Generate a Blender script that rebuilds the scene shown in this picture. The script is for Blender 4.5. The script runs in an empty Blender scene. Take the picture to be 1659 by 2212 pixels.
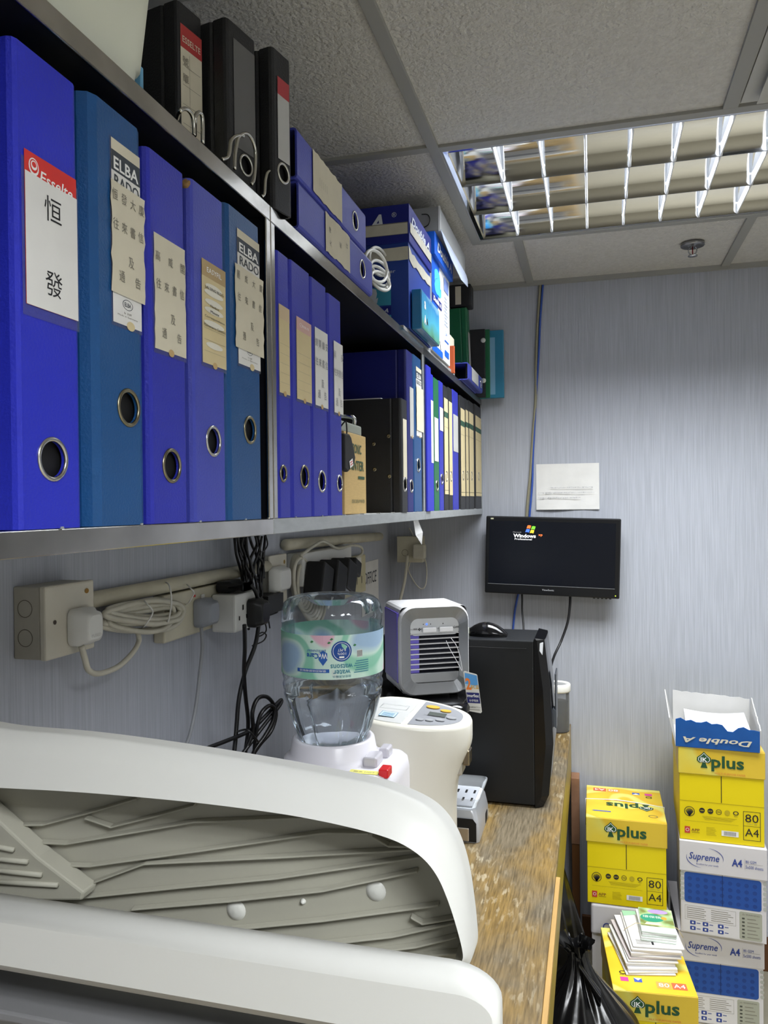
import bpy, bmesh, math, random
from mathutils import Vector, Matrix
random.seed(7)
SC = bpy.context.scene
COL = SC.collection
V = Vector
PI = math.pi

# ---------------------------------------------------------------- camera, world, exposure, light
F_PX, YAW, PITCH, ROLL, EYE = 1663.4, 0.26574, 0.00834, 0.01076, V((0, 0, 1.5366))
_fw = V((-math.sin(YAW)*math.cos(PITCH), math.cos(YAW)*math.cos(PITCH), -math.sin(PITCH)))
_r = V((math.cos(YAW), math.sin(YAW), 0)); _d = _fw.cross(_r)
_r2 = _r*math.cos(ROLL) + _d*math.sin(ROLL); _d2 = -_r*math.sin(ROLL) + _d*math.cos(ROLL)
cam = bpy.data.objects.new('camera', bpy.data.cameras.new('camera'))
COL.objects.link(cam)
cam.data.sensor_fit = 'HORIZONTAL'; cam.data.sensor_width = 36.0; cam.data.lens = 36.0*F_PX/1659.0
cam.data.clip_start = 0.02
m = Matrix((( _r2.x, -_d2.x, -_fw.x, EYE.x), (_r2.y, -_d2.y, -_fw.y, EYE.y), (_r2.z, -_d2.z, -_fw.z, EYE.z), (0, 0, 0, 1)))
cam.matrix_world = m
SC.camera = cam
def at(u, v, x=None, y=None, z=None):
    """a point of the room measured from the photo on a known plane"""
    D = _fw + _r2*((u-829.5)/F_PX) + _d2*((v-1106)/F_PX)
    t = (x-EYE.x)/D.x if x is not None else (y-EYE.y)/D.y if y is not None else (z-EYE.z)/D.z
    return EYE + D*t

SC.view_settings.view_transform = 'Standard'
SC.view_settings.look = 'None'
SC.view_settings.gamma = 1.0
SC.view_settings.use_curve_mapping = False
SC.view_settings.exposure = 0.25
w = bpy.data.worlds.new('room_air'); SC.world = w; w.use_nodes = True
w.node_tree.nodes['Background'].inputs[0].default_value = (0.55, 0.6, 0.7, 1)
w.node_tree.nodes['Background'].inputs[1].default_value = 0.05
FIX_FAR, FIX_NEAR = 8.5, 21.5        # watts of each tube row
SPREAD, SPREAD_NEAR = 2.12, 2.6       # louvre cut-off, full angle
CEIL, XS, YB, XW, TZ, ST, SB = 2.3128, -0.3834, 2.754, -0.7293, 0.7697, 1.9095, 1.5215
XR, YF = 1.95, -1.9
def row_lamp(name, loc, length, watts, spread):
    l = bpy.data.lights.new(name, 'AREA'); l.shape = 'RECTANGLE'; l.size = length; l.size_y = 0.15
    l.energy = watts; l.spread = spread; l.color = (0.95, 0.98, 1.0)
    o = bpy.data.objects.new(name, l); COL.objects.link(o); o.location = loc
    return o

# ---------------------------------------------------------------- materials
def lin(c):
    return tuple(((x/255.0)/12.92 if x/255.0 <= 0.04045 else ((x/255.0+0.055)/1.055)**2.4) for x in c)
MATS = {}
def mat(name, rgb, rough=0.5, metal=0.0, spec=0.5, var=0.0, vscale=8.0, vstretch=(1, 1, 1), bump=0.0, bscale=200.0, bstretch=(1, 1, 1),
        emit=0.0, alpha=1.0, trans=0.0, ior=1.45, rgb2=None, coat=0.0, bdist=0.002, vdetail=4.0, lo=0.35, hi=0.65):
    if name in MATS: return MATS[name]
    M = bpy.data.materials.new(name); M.use_nodes = True
    nt = M.node_tree; b = nt.nodes['Principled BSDF']
    c = lin(rgb)
    b.inputs['Base Color'].default_value = (*c, 1)
    b.inputs['Roughness'].default_value = rough; b.inputs['Metallic'].default_value = metal
    b.inputs['Specular IOR Level'].default_value = spec; b.inputs['IOR'].default_value = ior
    b.inputs['Alpha'].default_value = alpha; b.inputs['Transmission Weight'].default_value = trans
    b.inputs['Coat Weight'].default_value = coat
    if emit:
        b.inputs['Emission Color'].default_value = (*c, 1); b.inputs['Emission Strength'].default_value = emit
    if var or bump:
        tc = nt.nodes.new('ShaderNodeTexCoord')
    if var:
        mp = nt.nodes.new('ShaderNodeMapping'); mp.inputs['Scale'].default_value = vstretch
        nt.links.new(tc.outputs['Object'], mp.inputs['Vector'])
        n = nt.nodes.new('ShaderNodeTexNoise'); n.inputs['Scale'].default_value = vscale; n.inputs['Detail'].default_value = vdetail
        nt.links.new(mp.outputs['Vector'], n.inputs['Vector'])
        r = nt.nodes.new('ShaderNodeValToRGB')
        c2 = lin(rgb2) if rgb2 else tuple(x*(1-var) for x in c)
        r.color_ramp.elements[0].position = lo; r.color_ramp.elements[1].position = hi
        r.color_ramp.elements[0].color = (*c2, 1); r.color_ramp.elements[1].color = (*c, 1)
        nt.links.new(n.outputs['Fac'], r.inputs['Fac']); nt.links.new(r.outputs['Color'], b.inputs['Base Color'])
    if bump:
        mp2 = nt.nodes.new('ShaderNodeMapping'); mp2.inputs['Scale'].default_value = bstretch
        nt.links.new(tc.outputs['Object'], mp2.inputs['Vector'])
        n2 = nt.nodes.new('ShaderNodeTexNoise'); n2.inputs['Scale'].default_value = bscale; n2.inputs['Detail'].default_value = 3
        nt.links.new(mp2.outputs['Vector'], n2.inputs['Vector'])
        bp = nt.nodes.new('ShaderNodeBump'); bp.inputs['Strength'].default_value = bump; bp.inputs['Distance'].default_value = bdist
        nt.links.new(n2.outputs['Fac'], bp.inputs['Height']); nt.links.new(bp.outputs['Normal'], b.inputs['Normal'])
    MATS[name] = M
    return M
def flat(rgb, rough=0.6):
    return mat('ink_%02x%02x%02x_%d' % (*rgb, int(rough*100)), rgb, rough)
def clear(name, rgb, gloss=0.12, rough=0.03, tint=1.0, ior=1.45, pure=False, k=0.9):
    """thin clear plastic: see-through with fresnel reflections"""
    if name in MATS: return MATS[name]
    M = bpy.data.materials.new(name); M.use_nodes = True; nt = M.node_tree; nt.nodes.clear()
    o = nt.nodes.new('ShaderNodeOutputMaterial'); mx = nt.nodes.new('ShaderNodeMixShader')
    t = nt.nodes.new('ShaderNodeBsdfTransparent'); g = nt.nodes.new('ShaderNodeBsdfPrincipled' if not pure else 'ShaderNodeBsdfGlossy'); lw = nt.nodes.new('ShaderNodeLayerWeight')
    ma = nt.nodes.new('ShaderNodeMath'); ma.operation = 'MULTIPLY_ADD'; ma.use_clamp = True
    t.inputs[0].default_value = (*[x**0.5*tint for x in lin(rgb)], 1)
    g.inputs[0].default_value = (*lin(rgb), 1); g.inputs['Roughness'].default_value = rough
    lw.inputs['Blend'].default_value = 0.25
    nt.links.new(lw.outputs['Fresnel'], ma.inputs[0]); ma.inputs[1].default_value = k; ma.inputs[2].default_value = gloss
    nt.links.new(ma.outputs[0], mx.inputs[0]); nt.links.new(t.outputs[0], mx.inputs[1]); nt.links.new(g.outputs[0], mx.inputs[2])
    nt.links.new(mx.outputs[0], o.inputs[0]); MATS[name] = M
    return M
def ramp_mat(name, stops, scale, stretch=(1, 1, 1), rough=0.5, detail=3.0, dist=0.0, bump=0.0, metal=0.0, spec=0.5):
    """noise through a colour ramp: worn wood, printed swirls, blotches"""
    if name in MATS: return MATS[name]
    M = bpy.data.materials.new(name); M.use_nodes = True; nt = M.node_tree; b = nt.nodes['Principled BSDF']
    tc = nt.nodes.new('ShaderNodeTexCoord'); mp = nt.nodes.new('ShaderNodeMapping'); mp.inputs['Scale'].default_value = stretch
    n = nt.nodes.new('ShaderNodeTexNoise'); n.inputs['Scale'].default_value = scale; n.inputs['Detail'].default_value = detail; n.inputs['Distortion'].default_value = dist
    r = nt.nodes.new('ShaderNodeValToRGB'); e = r.color_ramp.elements
    while len(e) < len(stops): e.new(0.5)
    for i, (p, c) in enumerate(stops): e[i].position = p; e[i].color = (*lin(c), 1)
    nt.links.new(tc.outputs['Object'], mp.inputs['Vector']); nt.links.new(mp.outputs['Vector'], n.inputs['Vector'])
    nt.links.new(n.outputs['Fac'], r.inputs['Fac']); nt.links.new(r.outputs['Color'], b.inputs['Base Color'])
    b.inputs['Roughness'].default_value = rough; b.inputs['Metallic'].default_value = metal; b.inputs['Specular IOR Level'].default_value = spec
    if bump:
        bp = nt.nodes.new('ShaderNodeBump'); bp.inputs['Strength'].default_value = bump; bp.inputs['Distance'].default_value = 0.002
        nt.links.new(n.outputs['Fac'], bp.inputs['Height']); nt.links.new(bp.outputs['Normal'], b.inputs['Normal'])
    MATS[name] = M
    return M

# ---------------------------------------------------------------- mesh builder
TXT = {}
def glyphs(s, bold, shear):
    k = (s, bold, shear)
    if k not in TXT:
        c = bpy.data.curves.new('t', 'FONT'); c.body = s; c.size = 1; c.offset = bold; c.shear = shear; c.resolution_u = 2
        c.align_x = 'LEFT'
        o = bpy.data.objects.new('t', c); COL.objects.link(o)
        dg = bpy.context.evaluated_depsgraph_get(); dg.update()
        me = bpy.data.meshes.new_from_object(o.evaluated_get(dg))
        vs = [(v.co.x, v.co.y) for v in me.vertices]; fs = [tuple(p.vertices) for p in me.polygons]
        bpy.data.objects.remove(o); bpy.data.curves.remove(c); bpy.data.meshes.remove(me)
        if vs:
            x0 = min(a for a, _ in vs); x1 = max(a for a, _ in vs); y0 = min(b for _, b in vs); y1 = max(b for _, b in vs)
        else: x0 = x1 = y0 = y1 = 0
        TXT[k] = (vs, fs, x0, x1, y0, y1)
    return TXT[k]

class Face:
    """a flat printed face: x to the right, y up, d outwards"""
    def __init__(s, o, U, W): s.o = V(o); s.U = V(U).normalized(); s.W = V(W).normalized(); s.N = s.U.cross(s.W).normalized()
    def P(s, x, y, d=0.0): return s.o + s.U*x + s.W*y + s.N*d
    def flip(s, w, h): return Face(s.P(w, h), -s.U, -s.W)
class Cyl:
    """a printed band round a vertical cylinder; x runs round it"""
    def __init__(s, c, r, a0, sx=1, sy=1): s.c = V(c); s.r = r; s.a0 = a0; s.sx = sx; s.sy = sy
    def P(s, x, y, d=0.0):
        a = s.a0 + s.sx*x/s.r
        return s.c + V((math.cos(a)*(s.r+d), math.sin(a)*(s.r+d), s.sy*y))

class MB:
    def __init__(s): s.v = []; s.f = []; s.m = []; s.mats = []; s.sm = []
    def mi(s, M):
        if M not in s.mats: s.mats.append(M)
        return s.mats.index(M)
    def add(s, vs, fs, M, smooth=False):
        o = len(s.v); s.v += [V(p) for p in vs]; k = s.mi(M)
        for f in fs: s.f.append(tuple(i+o for i in f)); s.m.append(k); s.sm.append(smooth)
        return s
    def box(s, x0, x1, y0, y1, z0, z1, M, skip=''):
        vs = [(x, y, z) for z in (z0, z1) for y in (y0, y1) for x in (x0, x1)]
        fs = {'b': (0, 2, 3, 1), 't': (4, 5, 7, 6), 'f': (0, 1, 5, 4), 'k': (2, 6, 7, 3), 'l': (0, 4, 6, 2), 'r': (1, 3, 7, 5)}
        return s.add(vs, [f for k, f in fs.items() if k not in skip], M)
    def quad(s, a, b, c, d, M): return s.add([a, b, c, d], [(0, 1, 2, 3)], M)
    def poly(s, pts, M): return s.add(pts, [tuple(range(len(pts)))], M)
    def prism(s, pts, vec, M, smooth=False):
        n = len(pts); vec = V(vec); vs = [V(p) for p in pts] + [V(p)+vec for p in pts]
        nrm = sum(((vs[i].cross(vs[(i+1) % n])) for i in range(n)), V((0, 0, 0)))
        fs = [tuple(range(n-1, -1, -1)), tuple(range(n, 2*n))]
        fs += [(i, (i+1) % n, (i+1) % n+n, i+n) for i in range(n)]
        if nrm.dot(vec) < 0: fs = [tuple(reversed(f)) for f in fs]
        return s.add(vs, fs, M, smooth)
    def tube(s, pts, r, M, seg=8, smoothn=0, caps=True):
        pts = [V(p) for p in pts]
        if smoothn:
            q = []; n = len(pts)
            for i in range(n-1):
                p0 = pts[max(i-1, 0)]; p1 = pts[i]; p2 = pts[i+1]; p3 = pts[min(i+2, n-1)]
                for k in range(smoothn):
                    t = k/smoothn
                    q.append(0.5*((2*p1)+(p2-p0)*t+(2*p0-5*p1+4*p2-p3)*t*t+(3*p1-p0-3*p2+p3)*t**3))
            q.append(pts[-1]); pts = q
        n = len(pts); vs = []; up = None
        rr = r if isinstance(r, (list, tuple)) else [r]*n
        for i, p in enumerate(pts):
            t = (pts[min(i+1, n-1)]-pts[max(i-1, 0)])
            t = t.normalized() if t.length > 1e-9 else V((0, 0, 1))
            if up is None:
                up = V((0, 0, 1)) if abs(t.z) < 0.9 else V((1, 0, 0))
            a = (up - t*up.dot(t))
            a = a.normalized() if a.length > 1e-6 else t.orthogonal().normalized()
            b = t.cross(a); up = a
            for k in range(seg):
                g = 2*PI*k/seg; vs.append(p + (a*math.cos(g)+b*math.sin(g))*rr[i])
        fs = [(i*seg+k, i*seg+(k+1) % seg, (i+1)*seg+(k+1) % seg, (i+1)*seg+k) for i in range(n-1) for k in range(seg)]
        if caps: fs += [tuple(range(seg-1, -1, -1)), tuple((n-1)*seg+k for k in range(seg))]
        return s.add(vs, fs, M, True)
    def lathe(s, prof, c, M, seg=32, ax='z', mod=None, smooth=True, a0=0, a1=2*PI):
        c = V(c); vs = []; full = abs(a1-a0-2*PI) < 1e-6; ns = seg if full else seg+1
        for j, (r, h) in enumerate(prof):
            for k in range(ns):
                a = a0+(a1-a0)*k/seg; q = r*(mod(a, h) if mod else 1)
                x, y = q*math.cos(a), q*math.sin(a)
                vs.append(c + (V((x, y, h)) if ax == 'z' else V((h, x, y)) if ax == 'x' else V((y, h, x))))
        fs = [(j*ns+k, j*ns+(k+1) % ns, (j+1)*ns+(k+1) % ns, (j+1)*ns+k) for j in range(len(prof)-1) for k in range(ns if full else seg)]
        return s.add(vs, fs, M, smooth)
    # printing on faces
    def rect(s, F, x0, y0, x1, y1, M, d=0.0006, nx=1):
        if isinstance(F, Cyl): nx = max(nx, int(abs(x1-x0)/0.005)+1)
        vs = []; 
        for i in range(nx+1):
            x = x0+(x1-x0)*i/nx; vs += [F.P(x, y0, d), F.P(x, y1, d)]
        return s.add(vs, [(2*i, 2*i+2, 2*i+3, 2*i+1) for i in range(nx)], M)
    def shape(s, F, pts, M, d=0.0006):
        return s.poly([F.P(x, y, d) for x, y in pts], M)
    def disc(s, F, x, y, r, M, d=0.0006, ry=None, seg=20, r0=0):
        ry = ry or r
        o = [(math.cos(2*PI*k/seg), math.sin(2*PI*k/seg)) for k in range(seg)]
        if not r0: return s.poly([F.P(x+r*a, y+ry*b, d) for a, b in o], M)
        q = r0/r
        vs = [F.P(x+r*a, y+ry*b, d) for a, b in o]+[F.P(x+r0*a, y+ry*q*b, d) for a, b in o]
        return s.add(vs, [(k, (k+1) % seg, seg+(k+1) % seg, seg+k) for k in range(seg)], M)
    def frame(s, F, x0, y0, x1, y1, t, M, d=0.0006):
        s.rect(F, x0, y0, x1, y0+t, M, d); s.rect(F, x0, y1-t, x1, y1, M, d); s.rect(F, x0, y0, x0+t, y1, M, d); s.rect(F, x1-t, y0, x1, y1, M, d)
        return s
    def text(s, F, t, x, y, h, M, d=0.0009, w=None, bold=0.0, shear=0.0, al='C', rot=0):
        """cap height h, optional total width w, (x, y) = centre (or left) of the baseline box"""
        vs, fs, x0, x1, y0, y1 = glyphs(t, bold, shear)
        if not vs: return s
        k = h/(y1-y0); kx = w/(x1-x0) if w else k
        W = (x1-x0)*kx; ox = -W/2 if al == 'C' else 0
        ca, sa = math.cos(rot), math.sin(rot)
        q = []
        for a, b in vs:
            px = ox+(a-x0)*kx; py = (b-y0)*k-h/2
            q.append(F.P(x+px*ca-py*sa, y+px*sa+py*ca, d))
        return s.add(q, fs, M)
    def build(s, name, parent=None, bevel=0, seg=2, smooth=None, sub=0, world=False, inv=None, angle=0.6, thick=0):
        me = bpy.data.meshes.new(name)
        if world and parent is not None:
            iv = MW[parent.name].inverted(); s.v = [iv @ p for p in s.v]
        me.from_pydata([tuple(p) for p in s.v], [], s.f)
        for M in s.mats: me.materials.append(M)
        for i, p in enumerate(me.polygons): p.material_index = s.m[i]; p.use_smooth = s.sm[i] if smooth is None else smooth
        me.update()
        o = bpy.data.objects.new(name, me); COL.objects.link(o)
        if parent is not None: o.parent = parent
        if thick:
            q = o.modifiers.new('thickness', 'SOLIDIFY'); q.thickness = thick; q.offset = -1
        if bevel:
            q = o.modifiers.new('edges', 'BEVEL'); q.width = bevel; q.segments = seg; q.limit_method = 'ANGLE'; q.angle_limit = angle
            q.harden_normals = False
        if sub:
            q = o.modifiers.new('smooth', 'SUBSURF'); q.levels = sub; q.render_levels = sub
        return o
MW = {}
def thing(name, label, cat, loc=(0, 0, 0), rz=0.0, rx=0.0, ry=0.0, group=None):
    o = bpy.data.objects.new(name, None); COL.objects.link(o); o.empty_display_size = 0.05
    o.location = loc; o.rotation_euler = (rx, ry, rz)
    MW[o.name] = Matrix.LocRotScale(V(loc), o.rotation_euler.copy(), None)
    o['label'] = label; o['category'] = cat
    if group: o['group'] = group
    return o
def tag(o, label, cat, group=None, kind=None):
    o['label'] = label; o['category'] = cat
    if group: o['group'] = group
    if kind: o['kind'] = kind
    return o
def struct(o, label=None):
    o['kind'] = 'structure'
    return o
BLACK = flat((14, 14, 16)); WHITE = flat((238, 238, 236))
# ---------------------------------------------------------------- the room
WALL = mat('grey_blue_wallcovering', (178, 182, 192), 0.6, var=0.16, vscale=5, vstretch=(60, 60, 1.2), bump=0.25, bscale=60, bstretch=(6, 6, 0.15), spec=0.3, vdetail=6)
TILE = mat('textured_ceiling_tile', (210, 208, 203), 0.8, var=0.10, vscale=90, bump=1.0, bscale=120, bdist=0.006, spec=0.2)
GRID = mat('grey_ceiling_grid_paint', (156, 156, 152), 0.6)
WH_W = mat('white_office_wall', (226, 226, 226), 0.6)
FLOOR = mat('beige_vinyl_floor', (152, 146, 128), 0.5, var=0.12, vscale=14)
BASE = mat('brown_skirting_wood', (92, 58, 30), 0.5, var=0.2, vscale=12)
struct(MB().box(XW-0.1, XW, YF, YB+0.1, 0, CEIL+0.1, WALL).build('wall_left'))
struct(MB().box(XW, XR, YB, YB+0.1, 0, CEIL+0.1, WALL).build('wall_back'))
struct(MB().box(XR, XR+0.1, YF, YB+0.1, 0, CEIL+0.1, WH_W).build('wall_right'))
struct(MB().box(XW-0.1, XR+0.1, YF-0.1, YF, 0, CEIL+0.1, mat('olive_grey_partition', (132, 126, 108), 0.6)).build('wall_front'))
struct(MB().box(XW-0.1, XR+0.1, YF-0.1, YB+0.1, -0.1, 0, FLOOR).build('floor'))
struct(MB().box(-0.05, XR, YB-0.014, YB, 0, 0.108, BASE).build('baseboard_back', bevel=0.002))
# ceiling: tiles between the fixtures (two openings for the louvre lights), laid on a metal grid
LX0, LX1, LY0, LY1 = -0.318, 0.882, 1.672, 2.272
F2 = (0.282, 1.482, -0.728, -0.128)
cb = MB()
xs_ = sorted([XW-0.05, LX0, F2[0], LX1, F2[1], XR+0.05]); ys_ = sorted([YF-0.05, F2[2], F2[3], LY0, LY1, YB+0.05])
for i in range(5):
    for j in range(5):
        mx, my = (xs_[i]+xs_[i+1])/2, (ys_[j]+ys_[j+1])/2
        if (LX0 < mx < LX1 and LY0 < my < LY1) or (F2[0] < mx < F2[1] and F2[2] < my < F2[3]): continue
        cb.quad((xs_[i], ys_[j], CEIL+0.004), (xs_[i], ys_[j+1], CEIL+0.004), (xs_[i+1], ys_[j+1], CEIL+0.004), (xs_[i+1], ys_[j], CEIL+0.004), TILE)
cb.box(XW-0.1, XR+0.1, YF-0.1, YB+0.1, CEIL+0.16, CEIL+0.2, TILE)
struct(cb.build('ceiling'))
n = 0
GX = [LX0-0.012, LX0+0.588, LX0+1.2+0.012]
def grid_bar(x0, x1, y0, y1):
    global n
    n += 1
    struct(MB().box(x0, x1, y0, y1, CEIL-0.003, CEIL+0.012, GRID).build('trim_%d' % n, bevel=0.0008))
grid_bar(LX0-0.024, LX0, YF, LY1+0.024)
grid_bar(LX0, XR, LY0-0.024, LY0); grid_bar(LX0, XR, LY1, LY1+0.024)
grid_bar(XW, LX0-0.024, LY0-0.03, LY0-0.006)
grid_bar(-0.222, -0.196, LY1+0.024, YB-0.012); grid_bar(0.411, 0.437, LY1+0.024, YB-0.012); grid_bar(1.03, 1.056, LY1+0.024, YB-0.012)
grid_bar(0.252, 0.28, F2[3]+0.024, LY0-0.024); grid_bar(0.87, 0.894, F2[3]+0.024, LY0-0.024)
grid_bar(F2[0]-0.024, XR, F2[3], F2[3]+0.024)
grid_bar(XW, LX0-0.024, 1.04, 1.064); grid_bar(XW, LX0-0.024, 0.44, 0.464); grid_bar(LX0, 0.252, 1.04, 1.064) if False else None
struct(MB().box(XW, XR, YB-0.012, YB, CEIL-0.012, CEIL+0.012, GRID).build('trim_99'))

# ---------------------------------------------------------------- louvre light fixtures
MIRROR = mat('polished_aluminium', (225, 226, 228), 0.07, metal=1.0)
BLADE = mat('white_satin_louvre_blade', (235, 238, 242), 0.35, metal=0.0, spec=0.6)
TUBE = mat('fluorescent_tube', (240, 246, 255), 0.4, emit=6.0)
HOUS = mat('fixture_housing', (150, 152, 155), 0.5)
def fixture(x0, x1, y0, y1, label, watts, spread):
    t = thing('louvre_ceiling_light', label, 'ceiling light', (x0, y0, CEIL))
    L, Wd, D = x1-x0, y1-y0, 0.085
    h = MB().box(0, L, 0, Wd, D+0.035, D+0.045, HOUS)
    for a, b, c, d in ((0, L, 0, 0.004), (0, L, Wd-0.004, Wd), (0, 0.004, 0.004, Wd-0.004), (L-0.004, L, 0.004, Wd-0.004)): h.box(a, b, c, d, 0, D+0.035, HOUS)
    h.build('housing', t)
    fr = MB()
    fr.box(0.004, L-0.004, 0.004, 0.012, 0, 0.012, MIRROR).box(0.004, L-0.004, Wd-0.012, Wd-0.004, 0, 0.012, MIRROR).box(0.004, 0.014, 0.012, Wd-0.012, 0, 0.012, MIRROR).box(L-0.014, L-0.004, 0.012, Wd-0.012, 0, 0.012, MIRROR)
    fr.build('rim', t)
    rows = 3; rw = (Wd-0.024)/rows; cells = 12; cw = (L-0.028)/cells; e = 0.05
    for r in range(rows):
        ya = 0.012+r*rw; yc = ya+rw/2
        tr = MB(); prof = []
        K = 9; hw = rw/2-0.001
        for k in range(K+1):            # parabolic side, wide at the bottom
            s_ = k/K; prof.append((hw*(1-s_)**0.6+0.022*s_ if False else 0.02+(hw-0.02)*math.sqrt(max(0, 1-s_**1.35)), s_*D))
        for sg in (-1, 1):
            vs = []
            for hh, zz in prof: vs += [(0.014, yc+sg*hh, zz), (L-0.014, yc+sg*hh, zz)]
            tr.add(vs, [((2*k, 2*k+1, 2*k+3, 2*k+2) if sg > 0 else (2*k+2, 2*k+3, 2*k+1, 2*k)) for k in range(K)], MIRROR, True)
        tr.box(0.014, L-0.014, yc-0.02, yc+0.02, D+0.012, D+0.014, MIRROR)
        tr.build('reflector', t)
        MB().tube([(0.03, yc, D-0.012), (L-0.03, yc, D-0.012)], 0.008, TUBE, 10).build('fluorescent_tube', t)
        bl = MB()
        for c in range(1, cells):
            xb = 0.014+c*cw; vs = []; nn = 8
            for k in range(nn+1):
                yy = ya+0.001+(rw-0.002)*k/nn; q = abs(2*k/nn-1)
                zb = 0.0; zt = D*(1-q**1.8)*0.62+0.001
                vs += [(xb-0.0012, yy, zb), (xb+0.0012, yy, zb), (xb+0.0035, yy, zt), (xb-0.0035, yy, zt)]
            fs = []
            for k in range(nn):
                a, b = 4*k, 4*k+4
                fs += [(a+i, a+(i+1) % 4, b+(i+1) % 4, b+i) for i in range(4)]
            bl.add(vs, fs, BLADE)
        bl.build('cross_blades', t)
        lo = row_lamp('tube_light', (L/2, yc, 0.02), L-0.1, watts, spread); lo.parent = t
    return t
fixture(LX0, LX1, LY0, LY1, 'mirrored louvre ceiling light in front of the back wall', FIX_FAR, SPREAD)
fixture(*F2[:2], *F2[2:], 'mirrored louvre ceiling light behind the viewer, out of the picture', FIX_NEAR, SPREAD_NEAR)

# air vent in the ceiling, right edge
vt = thing('ceiling_vent', 'square grey air vent in the ceiling at the top right corner', 'air vent', (0.282, 1.05, CEIL-0.002))
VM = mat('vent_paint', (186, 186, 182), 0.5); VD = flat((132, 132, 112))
fb = MB()
for k in range(4):
    i0 = 0.035+0.055*k; i1 = i0+0.05; S_ = 0.585
    if k == 0: fb.box(0, S_, 0, S_, 0.0, 0.004, VM)
    for (a, b, c, d) in ((i0, S_-i0, i0, i1), (i0, S_-i0, S_-i1, S_-i0), (i0, i1, i1, S_-i1), (S_-i1, S_-i0, i1, S_-i1)):
        pass
fb.build('frame', vt, bevel=0.001)
lv = MB()
for k in range(4):
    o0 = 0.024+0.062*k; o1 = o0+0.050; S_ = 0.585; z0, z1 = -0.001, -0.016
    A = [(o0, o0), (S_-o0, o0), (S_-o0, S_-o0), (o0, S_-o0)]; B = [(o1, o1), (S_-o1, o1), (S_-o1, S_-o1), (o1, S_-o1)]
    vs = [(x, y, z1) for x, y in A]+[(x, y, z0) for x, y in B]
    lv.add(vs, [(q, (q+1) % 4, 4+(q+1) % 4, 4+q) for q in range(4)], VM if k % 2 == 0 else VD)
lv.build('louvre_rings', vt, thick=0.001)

# sprinkler head
sp = at(1496, 527, z=CEIL)
st = thing('sprinkler_head', 'chrome fire sprinkler head on the ceiling tile beyond the light', 'sprinkler', (sp.x, sp.y, CEIL))
CHROME = mat('chrome', (205, 206, 208), 0.14, metal=1.0)
DCH = mat('tarnished_chrome', (150, 150, 152), 0.3, metal=1.0)
MB().lathe([(0.0, -0.008), (0.012, -0.008), (0.014, -0.004), (0.033, -0.007), (0.0345, -0.004), (0.034, 0.003), (0.0, 0.003)], (0, 0, 0), DCH, 32).build('escutcheon', st)
b_ = MB().tube([(-0.006, 0, -0.008), (-0.012, 0, -0.017), (-0.009, 0, -0.028), (0, 0, -0.034)], 0.0018, CHROME, 6, 3).tube([(0.006, 0, -0.008), (0.012, 0, -0.017), (0.009, 0, -0.028), (0, 0, -0.034)], 0.0018, CHROME, 6, 3)
b_.build('frame_arms', st)
MB().tube([(0, 0, -0.008), (0, 0, -0.032)], 0.0018, flat((120, 20, 20)), 8).build('glass_bulb', st)
MB().lathe([(0, -0.034), (0.014, -0.034), (0.0145, -0.037), (0, -0.037)], (0, 0, 0), CHROME, 16, mod=lambda a, h: 1-0.12*(math.cos(8*a) > 0.3)).build('deflector', st)
# ---------------------------------------------------------------- wall shelves
DARK = mat('black_enamel', (20, 21, 26), 0.35, spec=0.4)
FILM = mat('pale_film_on_steel', (176, 180, 182), 0.38, metal=0.35, var=0.12, vscale=30, vstretch=(1, 1, 4))
STEEL = mat('worn_chrome_strip', (200, 196, 190), 0.16, metal=1.0, var=0.25, vscale=14, bump=0.12, bscale=25)
def shelf(y0, y1, label, bottom_mat, top_mat):
    t = thing('storage_shelf', label, 'shelf', (XS, y0, SB), group='chromed shelf bays along the left wall')
    L = y1-y0; D = XS-XW-0.002; H = ST-SB
    MB().box(-D, -0.003, 0.003, L-0.003, -0.018, 0, mat('white_shelf_board', (205, 206, 204), 0.4)).build('bottom_board', t)
    MB().box(-D, -0.003, 0.003, L-0.003, H-0.018, H, DARK).build('top_board', t)
    for a in (0.003, L-0.009): MB().box(-D, -0.003, a, a+0.006, 0, H-0.018, DARK).build('side_panel', t)
    MB().box(-D, -D+0.004, 0.009, L-0.009, 0, H-0.018, DARK).build('back_panel', t)
    MB().box(-0.003, 0.0, 0, L, -0.019, 0.0005, bottom_mat).build('bottom_strip', t, bevel=0.001)
    MB().box(-0.003, 0.0, 0, L, H-0.019, H+0.0005, top_mat).build('top_strip', t, bevel=0.001)
    for a in (0, L-0.0125): MB().box(-0.004, 0.0002, a, a+0.0125, 0.0005, H-0.019, top_mat if bottom_mat is STEEL or a == 0 else bottom_mat).build('post', t, bevel=0.0012)
    q = 0.07
    while q < L-0.05:
        MB().box(-0.006, 0.001, q, q+0.003, 0.0003, 0.002, FILM).build('edge_clip', t); q += 0.105
    return t
shelf(0.0, 0.8865, 'chromed wall shelf bay nearest the viewer holding five tall binders', STEEL, STEEL)
shelf(0.888, 1.778, 'middle chromed wall shelf bay holding blue binders and a kraft box', FILM, STEEL)
shelf(1.7795, YB-0.003, 'far chromed wall shelf bay ending at the back wall', FILM, mat('dull_steel_strip', (120, 122, 126), 0.3, metal=0.9))

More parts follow.
